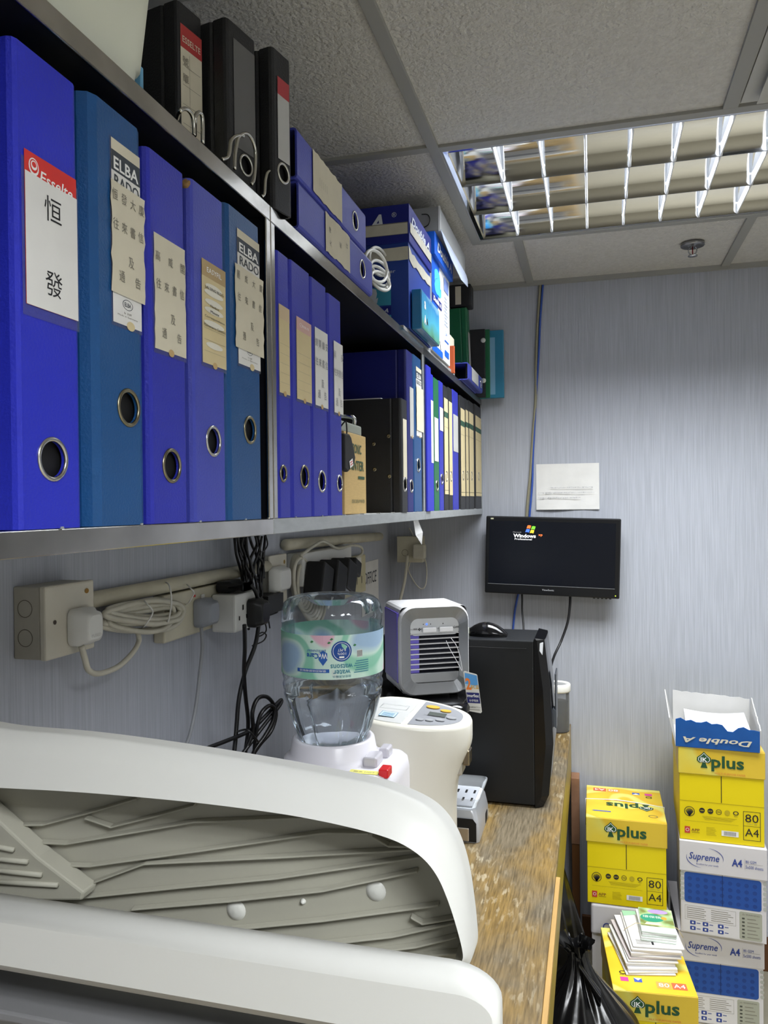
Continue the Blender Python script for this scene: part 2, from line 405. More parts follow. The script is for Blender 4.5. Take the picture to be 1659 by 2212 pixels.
# ---------------------------------------------------------------- lever arch binders
def vinyl(name, rgb, rough=0.42):
    return mat(name, rgb, rough, spec=0.45, var=0.06, vscale=20, bump=0.25, bscale=420)
BLUE = vinyl('royal_blue_vinyl', (44, 50, 168)); BLUE2 = vinyl('bright_blue_vinyl', (40, 48, 184), 0.4)
TEAL = vinyl('steel_blue_vinyl', (28, 78, 132), 0.36); NAVY = vinyl('dark_blue_vinyl', (26, 32, 108)); BLK = vinyl('black_vinyl', (34, 35, 38), 0.45)
GREEN = vinyl('green_vinyl', (28, 104, 66)); PALEBLUE = vinyl('dusty_blue_vinyl', (66, 74, 172))
RING = mat('nickel_ring', (206, 204, 198), 0.22, metal=1.0); BRASS = mat('aged_brass_ring', (150, 142, 118), 0.3, metal=1.0)
def paper(name, rgb): return mat(name, rgb, 0.75, spec=0.2, var=0.07, vscale=18)
P_WH = paper('white_paper', (226, 225, 222)); P_BE = paper('aged_beige_paper', (214, 207, 186)); P_TAN = paper('yellowed_card', (214, 198, 156)); P_GR = paper('grey_paper', (186, 186, 184))
RED = flat((206, 52, 46)); INK = flat((30, 30, 34)); GINK = flat((122, 118, 108)); CHAR = flat((60, 66, 74))
def binder(label, col, y0, y1, h, x=XS, ring=None, ringr=0.0135, ringm=None, z=SB+0.0008, D=0.288, rz=0.0, group=None, edge=0.005, rx=0.0, ry=0.0, name='lever_arch_binder', inv=True, spine_label=None, loc=None):
    """spine faces +x; local y runs along the width, z up. ring = (y, z) of the finger hole"""
    t = thing(name, label, 'binder', loc or (x, y0, z), rz=rz, rx=rx, ry=ry, group=group)
    w_ = y1-y0; T = 0.003; b = MB()
    # wrapped case: two covers with a hinge groove and a rounded turn into the spine
    side = []
    for sg, yy in ((1, 0.0), (-1, w_)):
        o_ = [(-D, 0), (-0.024, 0), (-0.021, 0.0018), (-0.018, 0), (-edge, 0), (-edge*0.3, edge*0.3), (0, edge)]
        i_ = [(-T, edge), (-T-edge*0.3, T), (-D, T)]
        pts = [(px, yy+sg*py) for px, py in o_+i_]
        if sg < 0: pts = pts[::-1]
        b.prism([(a, c, 0) for a, c in pts], (0, 0, h), col)
    F = Face((0, 0, 0), (0, 1, 0), (0, 0, 1))
    ya, yb = edge, w_-edge
    if ring:
        cy, cz = ring; r = ringr; q = min(r*1.25, cy-ya-0.001, yb-cy-0.001)
        q = max(q, r*1.02) if min(cy-ya, yb-cy) > r*1.02 else q
        r = min(r, q*0.97)
        b.quad((0, ya, 0), (0, yb, 0), (0, yb, cz-q), (0, ya, cz-q), col); b.quad((0, ya, cz+q), (0, yb, cz+q), (0, yb, h), (0, ya, h), col)
        b.quad((0, ya, cz-q), (0, cy-q, cz-q), (0, cy-q, cz+q), (0, ya, cz+q), col); b.quad((0, cy+q, cz-q), (0, yb, cz-q), (0, yb, cz+q), (0, cy+q, cz+q), col)
        n_ = 32; vs = []
        for k in range(n_):
            a = 2*PI*k/n_+PI/4; c_, s_ = math.cos(a), math.sin(a); mxx = max(abs(c_), abs(s_))
            vs += [(0, cy+r*c_, cz+r*s_), (0, cy+q*c_/mxx, cz+q*s_/mxx), (-T, cy+r*c_, cz+r*s_)]
        for k in range(n_):
            a = 3*k; c_ = 3*((k+1) % n_)
            b.add([vs[a], vs[a+1], vs[c_+1], vs[c_]], [(0, 1, 2, 3)], col); b.add([vs[a+2], vs[a], vs[c_], vs[c_+2]], [(0, 1, 2, 3)], col)
    else:
        b.quad((0, ya, 0), (0, yb, 0), (0, yb, h), (0, ya, h), col)
    b.quad((-T, ya, h), (0, ya, h), (0, yb, h), (-T, yb, h), col); b.quad((0, ya, 0), (-T, ya, 0), (-T, yb, 0), (0, yb, 0), col)
    b.build('case', t)
    MB().box(-D+0.012, -0.06, 0.006, w_-0.006, 0.004, h-0.018, P_BE).build('paper_block', t)
    if ring: MB().box(-0.010, -0.006, 0.004, w_-0.004, 0.004, h-0.012, BLACK).build('hole_shade_sheet', t)  # added black sheet; its colour stands for the shade inside the finger hole
    if ring:
        rg = MB(); prof = []
        cy, cz = ring; n_ = 32; m_ = 8; vs = []
        for k in range(n_):
            a = 2*PI*k/n_
            for j in range(m_):
                c_ = 2*PI*j/m_; rr = r+0.0013+0.0019*math.cos(c_); vs.append((0.0002+0.0014*math.sin(c_), cy+rr*math.cos(a), cz+rr*math.sin(a)))
        rg.add(vs, [(k*m_+j, ((k+1) % n_)*m_+j, ((k+1) % n_)*m_+(j+1) % m_, k*m_+(j+1) % m_) for k in range(n_) for j in range(m_)], ringm or RING, True)
        rg.build('finger_ring', t)
    return t, F
def L(t_loc, u, v, x=XS):
    p = at(u, v, x=x); return (p.y-t_loc[1], p.z-t_loc[2])
def pane(t, F, y0, y1, z0, z1, name='spine_label'):
    """returns a builder + a face whose origin is the lower left corner of the label"""
    return MB(), Face(F.P(y0, z0, 0.0), F.U, F.W), y1-y0, z1-z0
def torn(b, G, w, h, M, d=0.0006, amp=0.0016, seed=1, left=True, right=True):
    rnd = random.Random(seed); n_ = 12; pts = []
    for k in range(n_+1): pts.append((w+(rnd.uniform(-amp, amp) if right else 0), h*k/n_))
    for k in range(n_, -1, -1): pts.append(((rnd.uniform(-amp, amp) if left else 0), h*k/n_))
    vs = [G.P(x, y, d) for x, y in pts]; m_ = len(pts)
    b.add(vs, [(k, k+1, m_-2-k, m_-1-k) if False else (m_-1-k, k, k+1, m_-2-k) for k in range(n_)], M)
FOLD = clear('label_pocket_film', (200, 205, 230), 0.08, 0.15)

# -- first bay -----------------------------------------------------------------
def B(u, v): return at(u, v, x=XS)
def yz(u, v, y0): p = B(u, v); return p.y-y0, p.z-SB-0.0008
y0 = 0.447
t, F = binder('bright blue binder with a red topped white spine card, nearest in the first bay', BLUE2, y0, 0.5165, 0.341, ring=yz(114, 992, y0), ringr=0.0135)
a, c = yz(55, 655, y0); e, g = yz(163, 420, y0)
MB().rect(F, a-0.003, c-0.008, e+0.002, 0.262, FOLD, 0.0004).build('label_pocket', t)
b, G, w_, h_ = pane(t, F, a, e, c, yz(55, 322, y0)[1])
b.rect(G, 0, 0, w_, h_, RED, 0.0006)
b.text(G, 'Esselte', w_*0.6, h_-0.0135, 0.0085, WHITE, 0.0008, w=w_*0.64, bold=0.012, shear=0.15)
for k in range(4): b.disc(G, w_*0.17, h_-0.0095+0.0005*k, 0.0052-0.001*k, WHITE if k % 2 == 0 else RED, 0.0007+0.0001*k, ry=0.0062-0.0014*k)
b.shape(G, [(0, 0), (w_, 0), (w_, h_-0.0150), (w_*0.5, h_-0.0155), (0, h_-0.0150)], P_WH, 0.0011)
b.text(G, '恒', w_*0.51, h_*0.69, 0.0185, INK, 0.0013, w=0.0185); b.text(G, '發', w_*0.51, h_*0.19, 0.0185, INK, 0.0013, w=0.0185)
b.build('spine_label', t)

def elba(t, F, y0, uv, paper_uv, oval_v, lines, seed):
    (u0, v0, u1, v1) = uv
    a, ztop = yz(u0, v0, y0); e, zbot = yz(u1, v1, y0)
    b, G, w_, h_ = pane(t, F, a, e, zbot, ztop)
    b.rect(G, -0.002, -0.003, w_+0.001, h_, FOLD, 0.0003)
    b.rect(G, 0, 0, w_, h_-0.004, P_WH, 0.0006)
    b.rect(G, 0, h_-0.0105, w_, h_-0.001, P_BE, 0.0007)
    b.rect(G, 0, h_-0.0275, w_, h_-0.0105, CHAR, 0.0008)
    b.text(G, 'ELBA', w_*0.5, h_-0.0205, 0.0105, WHITE, 0.001, w=w_*0.86, bold=0.02)
    b.text(G, 'RADO', w_*0.52, h_-0.0350, 0.0100, CHAR, 0.001, w=w_*0.86, bold=0.008)
    b.disc(G, w_*0.5, 0.018, 0.0075, CHAR, 0.0007, ry=0.0045, r0=0.0067); b.text(G, 'ELBA', w_*0.5, 0.018, 0.0036, CHAR, 0.0008, w=0.0095, bold=0.02)
    b.text(G, 'Nr. 10 897', w_*0.5, 0.0105, 0.0018, GINK, 0.0008); b.text(G, 'Made in Germany', w_*0.5, 0.0075, 0.0018, GINK, 0.0008, w=w_*0.7)
    b.disc(G, w_*0.6, 0.0008, 0.006, P_TAN, 0.0008, ry=0.004)
    b.build('spine_card', t)
    (u0, v0, u1, v1) = paper_uv
    a, ztop = yz(u0, v0, y0); e, zbot = yz(u1, v1, y0)
    b, G, w_, h_ = pane(t, F, a, e, zbot, ztop)
    torn(b, G, w_, h_, P_BE, 0.0016, 0.0014, seed)
    note(b, G, w_, h_, lines)
    b.build('paper_label', t)
def note(b, G, w_, h_, lines, d=0.002, ink=None):
    for (s_, fx, fy, hh) in lines: b.text(G, s_, w_*fx, h_*fy, hh, ink or GINK, d)
def note4(b, G, w_, h_, top, d=0.002, ink=None, s=0.0092):
    ink = ink or GINK
    n_ = len(top)
    for k, ch in enumerate(top): b.text(G, ch, w_*(0.10+0.80*k/max(n_-1, 1)), h_*0.88, s, ink, d, w=s*0.86)
    for k, ch in enumerate('往來書信'): b.text(G, ch, w_*(0.12+0.25*k), h_*0.62, s, ink, d, w=s*0.86)
    b.text(G, '及', w_*0.56, h_*0.33, s, ink, d, w=s*0.86)
    b.text(G, '通', w_*0.28, h_*0.17, s, ink, d, w=s*0.86); b.text(G, '告', w_*0.76, h_*0.17, s, ink, d, w=s*0.86)
y0 = 0.530
t, F = binder('steel blue binder with torn beige paper over its card, second along the first bay', TEAL, y0, 0.6085, 0.347, ring=yz(278, 881, y0), ringm=BRASS, edge=0.011, x=XS)
def elba_full(t, F, y0, card, pap, top, seed):
    a, ztop = yz(card[0], card[1], y0); e, zbot = yz(card[2], card[3], y0)
    elba(t, F, y0, card, pap, 0, [], seed)
    # writing on the torn paper
    a, ztop = yz(pap[0], pap[1], y0); e, zbot = yz(pap[2], pap[3], y0)
    b, G, w_, h_ = pane(t, F, a, e, zbot, ztop); note4(b, G, w_, h_, top, 0.002); b.build('label_writing', t)
elba_full(t, F, y0, (238, 292, 305, 717), (236, 385, 311, 660), '恒發大廈', 3)
y0 = 0.6125
t, F = binder('royal blue binder with a wide faded beige paper label, third in the first bay', BLUE, y0, 0.679, 0.339, ring=yz(371, 1006, y0), ringm=BRASS)
def plain(t, F, y0, uv, M, seed, top=None, header=None, htext=None, tornl=False, ink=None, lines=0, size=0.0092):
    a, ztop = yz(uv[0], uv[1], y0); e, zbot = yz(uv[2], uv[3], y0)
    b, G, w_, h_ = pane(t, F, a, e, zbot, ztop)
    b.rect(G, -0.002, -0.004, w_+0.001, h_*0.98, FOLD, 0.0003)
    if tornl: torn(b, G, w_, h_, M, 0.0007, 0.0008, seed)
    else: b.rect(G, 0, 0, w_, h_, M, 0.0007)
    if header: b.rect(G, 0, h_*0.84, w_, h_, header, 0.0009)
    if htext: b.text(G, htext, w_*0.5, h_*0.915, h_*0.05, WHITE if header else GINK, 0.0012, w=w_*0.62, bold=0.01)
    if top: note4(b, G, w_, h_*0.92, top, 0.0012, ink, size)
    for k in range(lines): b.rect(G, w_*0.06, h_*(0.12+0.11*k), w_*0.94, h_*(0.12+0.11*k)+0.0004, flat((170, 160, 130)), 0.001)
    b.disc(G, w_*0.5, 0.0, 0.005, flat((190, 160, 110)), 0.0010, ry=0.0035, seg=16)
    b.build('spine_label', t)
    return G, w_, h_
plain(t, F, y0, (331, 500, 401, 775), P_BE, 5, top='高威閣', tornl=True)
y0 = 0.690
t, F = binder('royal blue binder with a torn cardboard corner and a tan headed label', PALEBLUE, y0, 0.7615, 0.342, ring=yz(461, 953, y0))
G, w_, h_ = plain(t, F, y0, (434, 556, 488, 800), P_TAN, 6, header=flat((176, 152, 110)), htext='EASYFIL', lines=3)
b = MB()
for k, (s_, fy) in enumerate((('LAI SING BLDG', 0.74), ('Notice', 0.575), ('Minute', 0.52), ('Correspondence', 0.455), ('Maintenance Contract', 0.37))):
    b.text(G, s_, w_*0.5, h_*fy, 0.0028, INK, 0.0014, w=min(w_*0.92, w_*0.06*len(s_)))
for fy, ww in ((0.76, .7), (0.70, .8), (0.61, .75), (0.53, .8), (0.40, .85), (0.19, .7)): b.disc(G, w_*0.48, h_*fy, w_*ww*0.5, flat((224, 220, 206)), 0.0011, ry=0.0034)
b.build('label_writing', t)
MB().lathe([(0, 0.0), (0.0045, 0.001), (0.006, 0.005), (0.004, 0.010), (0, 0.011)], (-0.006, 0.0035, 0.331), mat('torn_brown_board', (168, 132, 80), 0.9, var=0.4, vscale=300), 10, mod=lambda a, h: 1+0.25*math.sin(5*a+h*900)).build('torn_corner', t)
y0 = 0.766
t, F = binder('steel blue binder with torn beige paper over its card, beside the chrome post', TEAL, y0, 0.857, 0.347, ring=yz(540, 929, y0), ringm=BRASS, edge=0.008)
elba_full(t, F, y0, (511, 490, 562, 803), (505, 567, 568, 775), '麗成大廈', 9)

# -- middle bay ----------------------------------------------------------------
y0 = 0.9045
t, F = binder('royal blue binder right behind the chrome post, middle bay', BLUE, y0, 0.9465, 0.339, ring=yz(612, 1023, y0), ringm=BRASS)
plain(t, F, y0, (601, 655, 626, 855), P_TAN, 11, header=flat((206, 184, 150)), lines=5)
y0 = 0.950
t, F = binder('royal blue binder with a faded pink headed beige label', BLUE, y0, 1.0242, 0.341, ring=yz(658, 1030, y0), ringm=BRASS)
plain(t, F, y0, (639, 682, 673, 872), P_TAN, 12, header=flat((206, 168, 160)), htext='⊘ESSELTE', lines=5)
y0 = 1.0262
t, F = binder('royal blue binder with a clean white lettered label', BLUE, y0, 1.0935, 0.340, ring=yz(695.5, 1040, y0))
plain(t, F, y0, (679, 705, 708.5, 884), P_WH, 13, top='錦興錦安', ink=flat((140, 140, 146)), size=0.012)
y0 = 1.0985
t, F = binder('royal blue binder with a narrow off-white label, last before the kraft box', BLUE, y0, 1.1635, 0.336, ring=yz(733.5, 1044, y0), edge=0.006)
plain(t, F, y0, (720, 735, 741, 897), P_WH, 14, top='興安', ink=flat((160, 160, 162)), size=0.012)
y0 = 1.603
t, F = binder('large dark blue binder showing its side behind the black one', NAVY, y0, 1.662, 0.348, ring=yz(889, 1050, y0), ringr=0.012)
plain(t, F, y0, (884.5, 835, 893.5, 945), P_GR, 15)
y0 = 1.5440
t, F = binder('black riveted binder standing in front of the large dark blue one', BLK, y0, 1.5985, 0.236, x=XS+0.002, ring=(0.026, 0.058), ringr=0.013, D=0.27)
b, G, w_, h_ = pane(t, F, 0.012, 0.045, 0.07, 0.195); b.rect(G, 0, 0, w_, h_, P_BE, 0.0007); b.build('spine_label', t)
for u, v in ((839, 942), (807, 959), (809, 1014), (841, 1029)):
    p = at(u, v, y=1.5440); MB().lathe([(0, 0.0), (0.002, -0.0012), (0.0038, -0.001), (0.0042, 0.0)], (p.x-XS-0.002, 0, p.z-SB-0.0008), BRASS, 14, ax='y').build('rivet', t)
y0 = 1.6645
t, F = binder('steel blue binder beside the far post with a torn beige strip', TEAL, y0, 1.7505, 0.350, ring=yz(904, 1005, y0), edge=0.006)
elba(t, F, y0, (898, 790, 911, 945), (898, 833, 914, 935), 0, [], 17)

# -- far bay -------------------------------------------------------------------
def yat(u): return at(u, 1125, x=XS).y
def fb_(label, col, u0, u1, vt, ringv=None, ringu=None, x=XS, lab=None, lm=None, lean=0.0, group=None, hdr=None, edge=0.004, rr=0.012):
    y0 = yat(u0)+0.001; y1 = yat(u1)-0.001; tz = at((u0+u1)/2, vt, x=XS).z
    rg = None
    if ringv: p = B(ringu or (u0+u1)/2, ringv); rg = ((y1-y0)/2, p.z-SB)
    t, F = binder(label, col, y0, y1, tz-SB, x=x, ring=rg, ringr=rr, rx=lean, edge=edge, group=group)
    if lab:
        b, G, w_, h_ = pane(t, F, edge+0.002, y1-y0-edge-0.002, at(u0, lab[1], x=XS).z-SB, at(u0, lab[0], x=XS).z-SB)
        b.rect(G, 0, 0, w_, h_, lm or P_TAN, 0.0007)
        if hdr: b.rect(G, 0, h_*0.8, w_, h_*0.86, hdr, 0.0009); b.rect(G, 0, h_*0.7, w_, h_*0.702, INK, 0.0009); b.rect(G, 0, h_*0.04, w_, h_*0.044, INK, 0.0009)
        b.build('spine_label', t)
    return t, F
fb_('slim glossy blue folder, first in the far bay', BLUE2, 920.5, 931, 795, x=XS+0.004)
fb_('slim blue binder between the glossy folder and the green binder', BLUE2, 931.3, 939, 812, lab=(865, 1000), lm=P_WH)
t, F = fb_('green binder with a white paper label in the far bay', GREEN, 939.3, 950.5, 822, ringv=1050)
b, G, w_, h_ = pane(t, F, 0.004, 0.052, 0.125, 0.235); b.rect(G, 0, 0, w_, h_, P_WH, 0.0007); b.build('spine_label', t)
fb_('slim blue binder right after the green binder', BLUE, 950.8, 960, 828, ringv=1036, lab=(880, 930), lm=P_WH)
G_ = flat((46, 84, 66))
fb_('black binder with a narrow yellowed label, between slim blue binders', BLK, 960.3, 970.4, 838, ringv=1030, lab=(860, 1068), hdr=G_)
fb_('black binder with a white strip over its yellowed label', BLK, 970.7, 979.4, 842, ringv=1030, lab=(868, 1070), lm=P_TAN)
fb_('royal blue binder among the black ones in the far bay', BLUE, 979.8, 992, 848, lab=(895, 975), lm=P_GR)
fb_('black binder with a torn yellowed label, right of the far blue binder', BLK, 996, 1006.5, 860, ringv=1028, lab=(882, 1072), hdr=G_)
fb_('black binder with a yellowed green banded label, third from the back wall', BLK, 1006.8, 1014, 866, ringv=1028, lab=(886, 1072), hdr=G_)
fb_('black binder with a yellowed green banded label, second from the back wall', BLK, 1014.3, 1025, 871, ringv=1029, lab=(890, 1072), hdr=G_)
fb_('black binder with a yellowed label touching the back wall', BLK, 1028, 1041.2, 880, ringv=1030, lab=(898, 1072), hdr=G_)
# ---------------------------------------------------------------- things on top of the shelves
Z0 = ST+0.001
CREAM = mat('cream_polypropylene', (222, 224, 206), 0.4, spec=0.4, var=0.05, vscale=4)
def rrect(x0, x1, y0, y1, r, n_=6):
    pts = []
    for cx_, cy_, a0 in ((x1-r, y1-r, 0), (x0+r, y1-r, PI/2), (x0+r, y0+r, PI), (x1-r, y0+r, 1.5*PI)):
        for k in range(n_+1): a = a0+PI/2*k/n_; pts.append((cx_+r*math.cos(a), cy_+r*math.sin(a)))
    return pts
def loft(mb, rings, M, smooth=True, cap0=True, cap1=True):
    n_ = len(rings[0]); vs = [p for r in rings for p in r]
    fs = [(j*n_+k, j*n_+(k+1) % n_, (j+1)*n_+(k+1) % n_, (j+1)*n_+k) for j in range(len(rings)-1) for k in range(n_)]
    mb.add(vs, fs, M, smooth)
    if cap0: mb.add(list(rings[0]), [tuple(range(n_-1, -1, -1))], M)
    if cap1: mb.add(list(rings[-1]), [tuple(range(n_))], M)
    return mb
t = thing('storage_tub', 'cream plastic storage tub at the near end of the shelf top', 'tub', (-0.40, 0.24, Z0))
b = MB(); Wt, Dt = 0.40, 0.27
rings = []
for z, o in ((0, -0.012), (0.003, -0.004), (0.010, 0.0), (0.028, 0.003), (0.031, 0.007), (0.27, 0.036)):
    rings.append([(x, y, z) for x, y in rrect(-Dt-o, o*0.5, -o, Wt+o, 0.03)])
loft(b, rings, CREAM, cap1=False); b.build('tub_body', t, thick=0.003)
b = MB(); loft(b, [[(x, y, 0.27) for x, y in rrect(-Dt-0.036, 0.018, -0.036, Wt+0.036, 0.03)], [(x, y, 0.272) for x, y in rrect(-Dt-0.044, 0.026, -0.044, Wt+0.044, 0.035)], [(x, y, 0.282) for x, y in rrect(-Dt-0.044, 0.026, -0.044, Wt+0.044, 0.035)]], CREAM, cap0=False, cap1=False)
b.build('rim', t, thick=0.003)
tag(MB().box(-0.70, -0.415, 0.655, 0.660, Z0, Z0+0.05, mat('sky_blue_plastic', (110, 170, 205), 0.35)).build('plastic_folder', bevel=0.001), 'thin sky blue plastic folder squeezed beside the cream tub', 'folder')

t, F = binder('small black binder with a red topped beige spine card, beside the cream tub', BLK, 0.783, 0.827, 0.2, z=Z0, D=0.17, loc=(-0.449, 0.783, Z0), rz=-0.19, edge=0.004)
b, G, w_, h_ = pane(t, F, 0.0045, 0.0415, 0.022, 0.176)
b.rect(G, 0, 0, w_, h_, P_BE, 0.0007); b.rect(G, 0, h_-0.026, w_, h_, flat((170, 58, 56)), 0.0009); b.text(G, 'ESSELTE', w_/2, h_-0.016, 0.0072, P_BE, 0.0012, w=w_*0.84, bold=0.01)
for k in range(5): b.rect(G, 0.003, 0.02+0.022*k, w_-0.003, 0.0205+0.022*k, GINK, 0.001)
b.rect(G, w_*0.4, 0.01, w_*0.41, h_-0.03, GINK, 0.001)
b.text(G, '號', w_*0.22, h_-0.040, 0.010, GINK, 0.0012); b.text(G, '單', w_*0.22, h_-0.06, 0.010, GINK, 0.0012)
b.build('spine_label', t)
t, F = binder('small black binder with an empty grey label pocket standing on the shelf top', BLK, 0.826, 0.885, 0.2, z=Z0, D=0.19, loc=(-0.410, 0.826, Z0), rz=-0.2, ring=(0.036, 0.040), ringr=0.0105)
MB().rect(F, 0.013, 0.055, 0.055, 0.182, mat('grey_pocket', (96, 96, 96), 0.3), 0.0006).build('label_pocket', t)
MB().lathe([(0, -0.0015), (0.0025, -0.0012), (0.0032, 0)], (-0.045, 0, 0.145), BRASS, 12, ax='y').build('rivet', t)
t, F = binder('slim small black binder with a red topped label beside the flat dusty blue binders', BLK, 0.894, 0.937, 0.2, z=Z0, D=0.15, loc=(-0.382, 0.894, Z0), rz=-0.2, ring=(0.023, 0.050), ringr=0.0105)
b, G, w_, h_ = pane(t, F, 0.011, 0.037, 0.065, 0.168); b.rect(G, 0, 0, w_, h_, P_GR, 0.0007); b.rect(G, 0, h_-0.022, w_, h_, flat((168, 60, 66)), 0.0009); b.build('spine_label', t)

# binders lying on their sides, spine outwards
def lying(label, col, yend, z, w_, h_, x, ring=None, D=0.288, rr=0.0135, ringm=None):
    return binder(label, col, 0, w_, h_, D=D, loc=(x, yend, z), rx=PI/2, ring=ring, ringr=rr, ringm=ringm, z=z)
t, F = lying('lower of two dusty blue binders lying flat on the shelf top', PALEBLUE, 1.330, Z0+0.001, 0.064, 0.356, XS+0.004, ring=(0.031, 0.060))
b, G, w_, h_ = pane(t, F, 0.003, 0.061, 0.135, 0.252); torn(b, G, w_, h_, P_BE, 0.0016, 0.0016, 21)
for s_, fx, fy in (('偉', .62, .84), ('大', .28, .82), ('廈', .5, .42), ('往', .66, .14)): b.text(G, s_, w_*fx, h_*fy, 0.009, GINK, 0.002, rot=-0.0)
b.build('spine_label', t)
t, F = lying('upper of two dusty blue binders lying flat on the shelf top', PALEBLUE, 1.292, Z0+0.0665, 0.068, 0.322, XS+0.004, ring=(0.034, 0.062))
b, G, w_, h_ = pane(t, F, 0.004, 0.064, 0.135, 0.265); torn(b, G, w_, h_, P_BE, 0.0016, 0.0014, 22)
for k in range(5): b.rect(G, w_*0.3, h_*(0.55+0.06*k), w_*0.5, h_*(0.55+0.06*k)+0.0006, GINK, 0.002)
b.build('spine_label', t)
q = at(690, 330, x=-0.47)
t, F = lying('dark grey binder with a white label lying behind the dusty blue ones', BLK, 1.315, Z0+0.136, 0.058, 0.320, -0.47, ring=(0.029, 0.045), D=0.25)
b, G, w_, h_ = pane(t, F, 0.006, 0.052, 0.11, 0.25); b.rect(G, 0, 0, w_, h_, P_WH, 0.0007); b.text(G, '件', w_*0.5, h_*0.2, 0.02, GINK, 0.001); b.build('spine_label', t)

# bent steel wire prongs standing on the shelf edge
WIRE = mat('nickel_wire', (196, 194, 186), 0.2, metal=1.0)
def prong(label, runs, x, r=0.0021, foot=None):
    c = at(*runs[0][0][:2], x=x); t = thing('wire_prong', label, 'wire prong', (x, c.y, Z0), group=None)
    for rn in runs:
        pts = [at(u, v, x=x+dx) - V((x, c.y, Z0)) for u, v, dx in [(a+(0,))[:3] if len(a) == 2 else a for a in rn]]
        pts = [V((p.x, p.y, max(p.z, 0.0022))) for p in pts]
        MB().tube(pts, r, WIRE, 8, 5).build('wire_arm', t)
    return t
prong('double arched steel wire prong before the red topped black binder', [[(383, 256, -.02), (388, 241), (398, 235), (408, 239), (416, 252), (419, 275), (419, 300)], [(421, 292, -.02), (421, 262), (424, 248), (430, 243), (436, 249), (438, 268), (438, 312)]], -0.3865)
prong('steel wire prong with a hooked arm before the pocketed black binder', [[(480, 344), (491, 340), (496, 328), (499, 305), (507, 295), (520, 292), (526, 294)], [(507, 366), (508, 335), (512, 310), (517, 294), (530, 288), (541, 296), (550, 318), (552, 345), (549, 385), (543, 398)]], -0.3865)
prong('short single bent steel wire prong beside the chrome post', [[(566, 424), (571, 418), (573, 390), (577, 374), (583, 369), (591, 373)]], -0.3865)

# white cable coil
c = at(815, 640, x=-0.43); t = thing('cable_coil', 'coil of white cable behind the flat blue binders', 'cable', (-0.43, c.y, Z0))
WC = mat('white_cable', (226, 226, 222), 0.4)
for k, (cu, cv, ru, rv_) in enumerate(((818, 565, 20, 32), (820, 590, 21, 28), (818, 600, 22, 25), (822, 607, 20, 20), (812, 575, 24, 36))):
    pts = []
    for j in range(17):
        a = 2*PI*j/16; p = at(cu+ru*math.cos(a), cv+rv_*math.sin(a)*0.9+ru*math.cos(a)*0.5, x=-0.435+0.008*k); p = p-V((-0.43, c.y, Z0)); p.z = max(p.z, 0.004); pts.append(p)
    MB().tube(pts, 0.0033, WC, 8, 3).build('cable_loop', t)

# flattened board, paper cartons and the things on them
tag(MB().box(-0.70, XS-0.004, 1.60, 2.225, Z0, Z0+0.011, mat('grey_cardboard', (150, 150, 150), 0.8, var=0.1, vscale=30)).build('cardboard_sheet', bevel=0.001), 'flat grey cardboard sheet under the paper cartons on the shelf', 'cardboard')
ZB = Z0+0.012
CB = mat('deep_blue_print', (22, 32, 120), 0.45, spec=0.4); CB2 = mat('mid_blue_print', (28, 58, 140), 0.45); CYAN = mat('cyan_print', (28, 112, 196), 0.4); TAPE = clear('packing_tape', (206, 200, 180), 0.35, 0.25)
TAPE2 = mat('yellowed_tape', (196, 192, 178), 0.35, var=0.1, vscale=40)
BRIGHT = mat('bright_blue_print', (16, 92, 206), 0.4); LOGO = flat((200, 206, 216)); TEALP = mat('teal_print', (60, 150, 180), 0.45)
y0, y1 = 1.632, 1.862
t = thing('paper_carton', 'dark blue taped paper carton with lid, nearest carton on the shelf', 'carton', (-0.383, y0, ZB), group=None)
Dm = 0.31; hb = 0.205; ht = at(885, 419, x=-0.38).z-ZB; ht = 0.268
MB().box(-Dm, 0, 0, y1-y0, 0, hb, CB2).build('carton_body', t, bevel=0.0015)
lid = MB().box(-Dm-0.003, 0.003, -0.003, y1-y0+0.003, hb-0.02, ht, CB)
lid.build('lid', t, bevel=0.0015)
Fn = Face((-Dm, -0.0032, 0), (1, 0, 0), (0, 0, 1)); Ff = Face((0.0032, 0, 0), (0, 1, 0), (0, 0, 1))
b = MB()
def FX(u, v, yy, h0=0.0): p = at(u, v, y=yy); return p.x-(-0.383)+Dm, p.z-ZB
x_, z_ = FX(812, 450, y0); b.text(Fn, 'A', x_, ht-0.036, 0.036, LOGO, 0.0012, bold=0.03, shear=0.3); b.text(Fn, '®', x_+0.042, ht-0.022, 0.011, LOGO, 0.0012)
b.text(Fn, 'Double', x_-0.085, ht-0.036, 0.03, LOGO, 0.0012, bold=0.03, shear=0.3, w=0.1)
b.build('lid_side_print', t); b = MB(); b.text(Ff, 'Double A', 0.11, ht-0.030, 0.020, LOGO, 0.0012, w=0.19, bold=0.03, shear=0.3)
b.build('lid_front_print', t)
b = MB(); b.rect(Fn, 0.05, ht-0.066, Dm, ht-0.040, TAPE, 0.0016); b.rect(Ff, 0, ht-0.062, 0.225, ht-0.040, TAPE2, 0.0016); b.rect(Fn, Dm-0.11, ht-0.065, Dm, ht-0.042, TAPE2, 0.0018); b.build('lid_tape', t)
b = MB(); Fb = Face((-Dm, -0.0002, 0), (1, 0, 0), (0, 0, 1)); Fs = Face((0.0002, 0, 0), (0, 1, 0), (0, 0, 1))
pts = [(0.03, 0.158)]
rnd = random.Random(4)
for k in range(15): pts.append((0.03+k*0.02, 0.150+rnd.uniform(-.004, .004)))
pts.append((Dm, 0.152)); pts.append((Dm, 0.176))
for k in range(15): pts.append((Dm-0.01-k*0.02, 0.174+rnd.uniform(-.005, .003)))
b.shape(Fb, pts, TAPE2, 0.0012)
pts = [(0, 0.150)]
for k in range(9): pts.append((0.02+k*0.024, 0.146+rnd.uniform(-.005, .004)))
